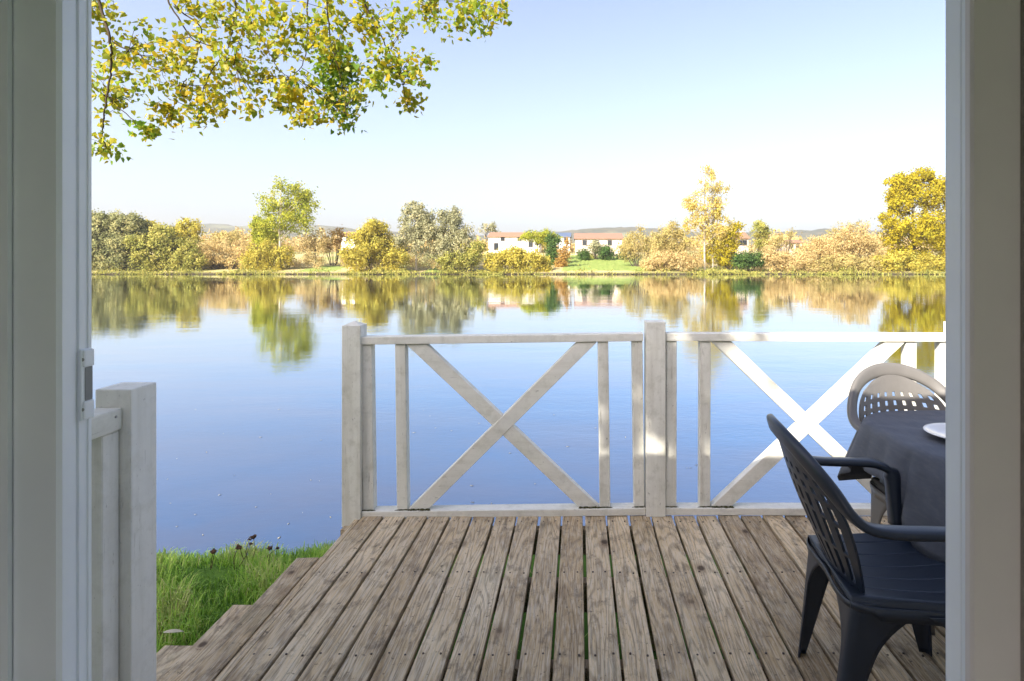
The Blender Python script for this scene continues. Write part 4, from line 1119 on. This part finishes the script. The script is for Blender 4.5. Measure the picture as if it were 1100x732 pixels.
# ------------------------------------------------------------------ far houses
M['render'] = mat_plain('white_render', (.78, .75, .70), .9, .1)
M['render_warm'] = mat_plain('cream_render', (.62, .52, .43), .9, .1)
M['tiles'] = mat_plain('clay_tiles', (.27, .165, .11), .9, .1, .8, 3)
M['tiles_brown'] = mat_plain('brown_tiles', (.26, .16, .115), .9, .1, .8, 3)
M['slate'] = mat_plain('slate', (.10, .13, .20), .5, .4)
M['glass'] = mat_plain('window_glass', (.03, .035, .04), .12, .6)
M['shutter'] = mat_plain('shutter', (.35, .30, .27), .7)
def house(label, d, x0, x1, yr, ye, depth, wall, roof, wins, name='house', chimney=None):
    """x0..x1 walls, yr ridge and ye eaves in photo pixels"""
    a = P(x0, ye, d); b = P(x1, ye, d); zr = P(0, yr, d).z; zg = gz(d) - .3
    base = Vector(((a.x + b.x) / 2, d + depth / 2, zg)); root = empty(name, base); tag(root, label, 'house', 'houses on the far bank')
    hw = (b.x - a.x) / 2; h = a.z - zg; rh = zr - zg; dp = depth / 2
    mb = MB(); e = rh - .12
    mb.add([(-hw, -dp, 0), (hw, -dp, 0), (hw, dp, 0), (-hw, dp, 0), (-hw, -dp, h), (hw, -dp, h), (hw, dp, h), (-hw, dp, h), (-hw, 0, e), (hw, 0, e)],
           [(0, 1, 5, 4), (2, 3, 7, 6), (1, 2, 6, 9, 5), (3, 0, 4, 8, 7)])
    mb.build('wall', M[wall], root)
    mb = MB(); o = .35; t = .16; yo = -dp - o; zo = h - (rh - h) / dp * o
    mb.add([(-hw - o, yo, zo), (hw + o, yo, zo), (hw + o, 0, rh), (-hw - o, 0, rh), (hw + o, -yo, zo), (-hw - o, -yo, zo),
            (-hw - o, yo, zo + t), (hw + o, yo, zo + t), (hw + o, 0, rh + t), (-hw - o, 0, rh + t), (hw + o, -yo, zo + t), (-hw - o, -yo, zo + t)],
           [(0, 3, 2, 1), (3, 5, 4, 2), (6, 7, 8, 9), (9, 8, 10, 11), (0, 1, 7, 6), (4, 5, 11, 10), (0, 6, 9, 3), (3, 9, 11, 5), (1, 2, 8, 7), (2, 4, 10, 8)])
    rf = mb.build('roof', M[roof], root)
    if chimney is not None:
        mb = MB(); cx = hw * chimney; mb.box(cx - .35, cx + .35, -.3, .3, rh - .3, rh + .9, .02); mb.build('chimney', M['render_warm'], rf)
    for wx, wy, ww, wh in wins:
        p = P(wx, wy, d); lx = p.x - base.x; lz = p.z - zg
        mb = MB(); mb.box(lx - ww / 2 - .09, lx + ww / 2 + .09, -dp - .05, -dp + .04, lz - wh / 2 - .09, lz + wh / 2 + .09, .01); w = mb.build('window', M['shutter'], root)
        mb = MB(); mb.box(lx - ww / 2, lx + ww / 2, -dp - .065, -dp - .052, lz - wh / 2, lz + wh / 2, 0); mb.build('pane', M['glass'], w)
    return root
house('long white farmhouse with a low red-brown tiled roof', 142, 525, 579, 249.5, 254.5, 9, 'render', 'tiles', [(540, 257, .9, .9), (558, 257, .9, .9), (570, 262, 1.0, 1.6), (533, 265, 1.0, 1.6)])
house('low white annexe with a grey-blue roof between two long houses', 146, 594, 612, 250, 254.5, 8, 'render', 'slate', [(600, 258, .9, 1.0), (608, 258, .9, 1.0)])
house('long cream house with a brown tiled roof behind the lawn', 140, 618, 668, 250.5, 256.5, 9, 'render_warm', 'tiles_brown', [(628, 261, 1, 1.2), (641, 261, 1, 1.2), (655, 261, 1, 1.2)])
house('orange-roofed brick-coloured house beside the tall yellow poplar', 128, 789, 804, 249.5, 256, 8, 'render_warm', 'tiles', [(795, 261, .9, 1.1), (800, 261, .9, 1.1)], chimney=.7)
house('small pinkish house with a pale gable among the scrub', 130, 845, 862, 258, 261, 7, 'render_warm', 'tiles', [(850, 265, .9, 1.1), (857, 265, .9, 1.1)])
house('little white house half hidden left of the yellow willow bush', 138, 367, 381, 249, 253.5, 8, 'render', 'tiles', [(374, 257, .9, 1.0)], chimney=.5)

# ------------------------------------------------------------------ light
SUN_EL, SUN_AZ = 35.0, (-.6, -.8)     # towards the sun: behind the camera, from the left
w = bpy.data.worlds.new('World'); SC.world = w; w.use_nodes = True
nt = w.node_tree; nt.nodes.clear()
sky = nt.nodes.new('ShaderNodeTexSky'); sky.sky_type = 'NISHITA'; sky.sun_disc = False
sky.sun_elevation = R(SUN_EL); sky.sun_rotation = math.atan2(SUN_AZ[0], SUN_AZ[1])
sky.air_density = 1.0; sky.dust_density = 3.4; sky.ozone_density = 3.0; sky.altitude = 50
bg = nt.nodes.new('ShaderNodeBackground'); bg.inputs[1].default_value = .145
ow = nt.nodes.new('ShaderNodeOutputWorld'); 
bw = nt.nodes.new('ShaderNodeRGBToBW'); nt.links.new(sky.outputs[0], bw.inputs[0])
mxs = nt.nodes.new('ShaderNodeMix'); mxs.data_type = 'RGBA'; mxs.inputs[0].default_value = .27
nt.links.new(sky.outputs[0], mxs.inputs[6]); nt.links.new(bw.outputs[0], mxs.inputs[7])
tin = nt.nodes.new('ShaderNodeMix'); tin.data_type = 'RGBA'; tin.blend_type = 'MULTIPLY'; tin.inputs[0].default_value = 1
tin.inputs[7].default_value = (1.04, .965, .955, 1); nt.links.new(mxs.outputs[2], tin.inputs[6])
nt.links.new(tin.outputs[2], bg.inputs[0]); nt.links.new(bg.outputs[0], ow.inputs[0])
sun = bpy.data.lights.new('sun', 'SUN'); sun.energy = 4.8; sun.angle = R(.53); sun.color = (1, .93, .82)
so = bpy.data.objects.new('sun', sun); C.objects.link(so); so.location = (-20, -30, 40)
ce = math.cos(R(SUN_EL)); to_sun = Vector((SUN_AZ[0] * ce, SUN_AZ[1] * ce, math.sin(R(SUN_EL))))
so.rotation_euler = to_sun.to_track_quat('Z', 'Y').to_euler()

SC.render.engine = 'CYCLES'
SC.cycles.max_bounces = 8; SC.cycles.diffuse_bounces = 5; SC.cycles.glossy_bounces = 4; SC.cycles.transmission_bounces = 4
SC.cycles.use_denoising = True; SC.cycles.sample_clamp_indirect = 6
SC.cycles.caustics_reflective = False; SC.cycles.caustics_refractive = False
vs_ = SC.view_settings
vs_.view_transform = 'Standard'; vs_.look = 'None'; vs_.exposure = 1.33; vs_.gamma = 1; vs_.use_curve_mapping = False

def make_haze():
    bm = MB(); bm.box(-2600, 2600, -300, 2500, -5, 118, 0)
    t = NT('haze'); v = t.n('ShaderNodeVolumePrincipled'); v.inputs['Color'].default_value = (.93, .96, 1, 1); v.inputs['Density'].default_value = .00026; v.inputs['Anisotropy'].default_value = .2
    t.l(v.outputs[0], t.out.inputs['Volume'])
    o = bm.build('haze', t.m); tag(o, kind='stuff')
make_haze()
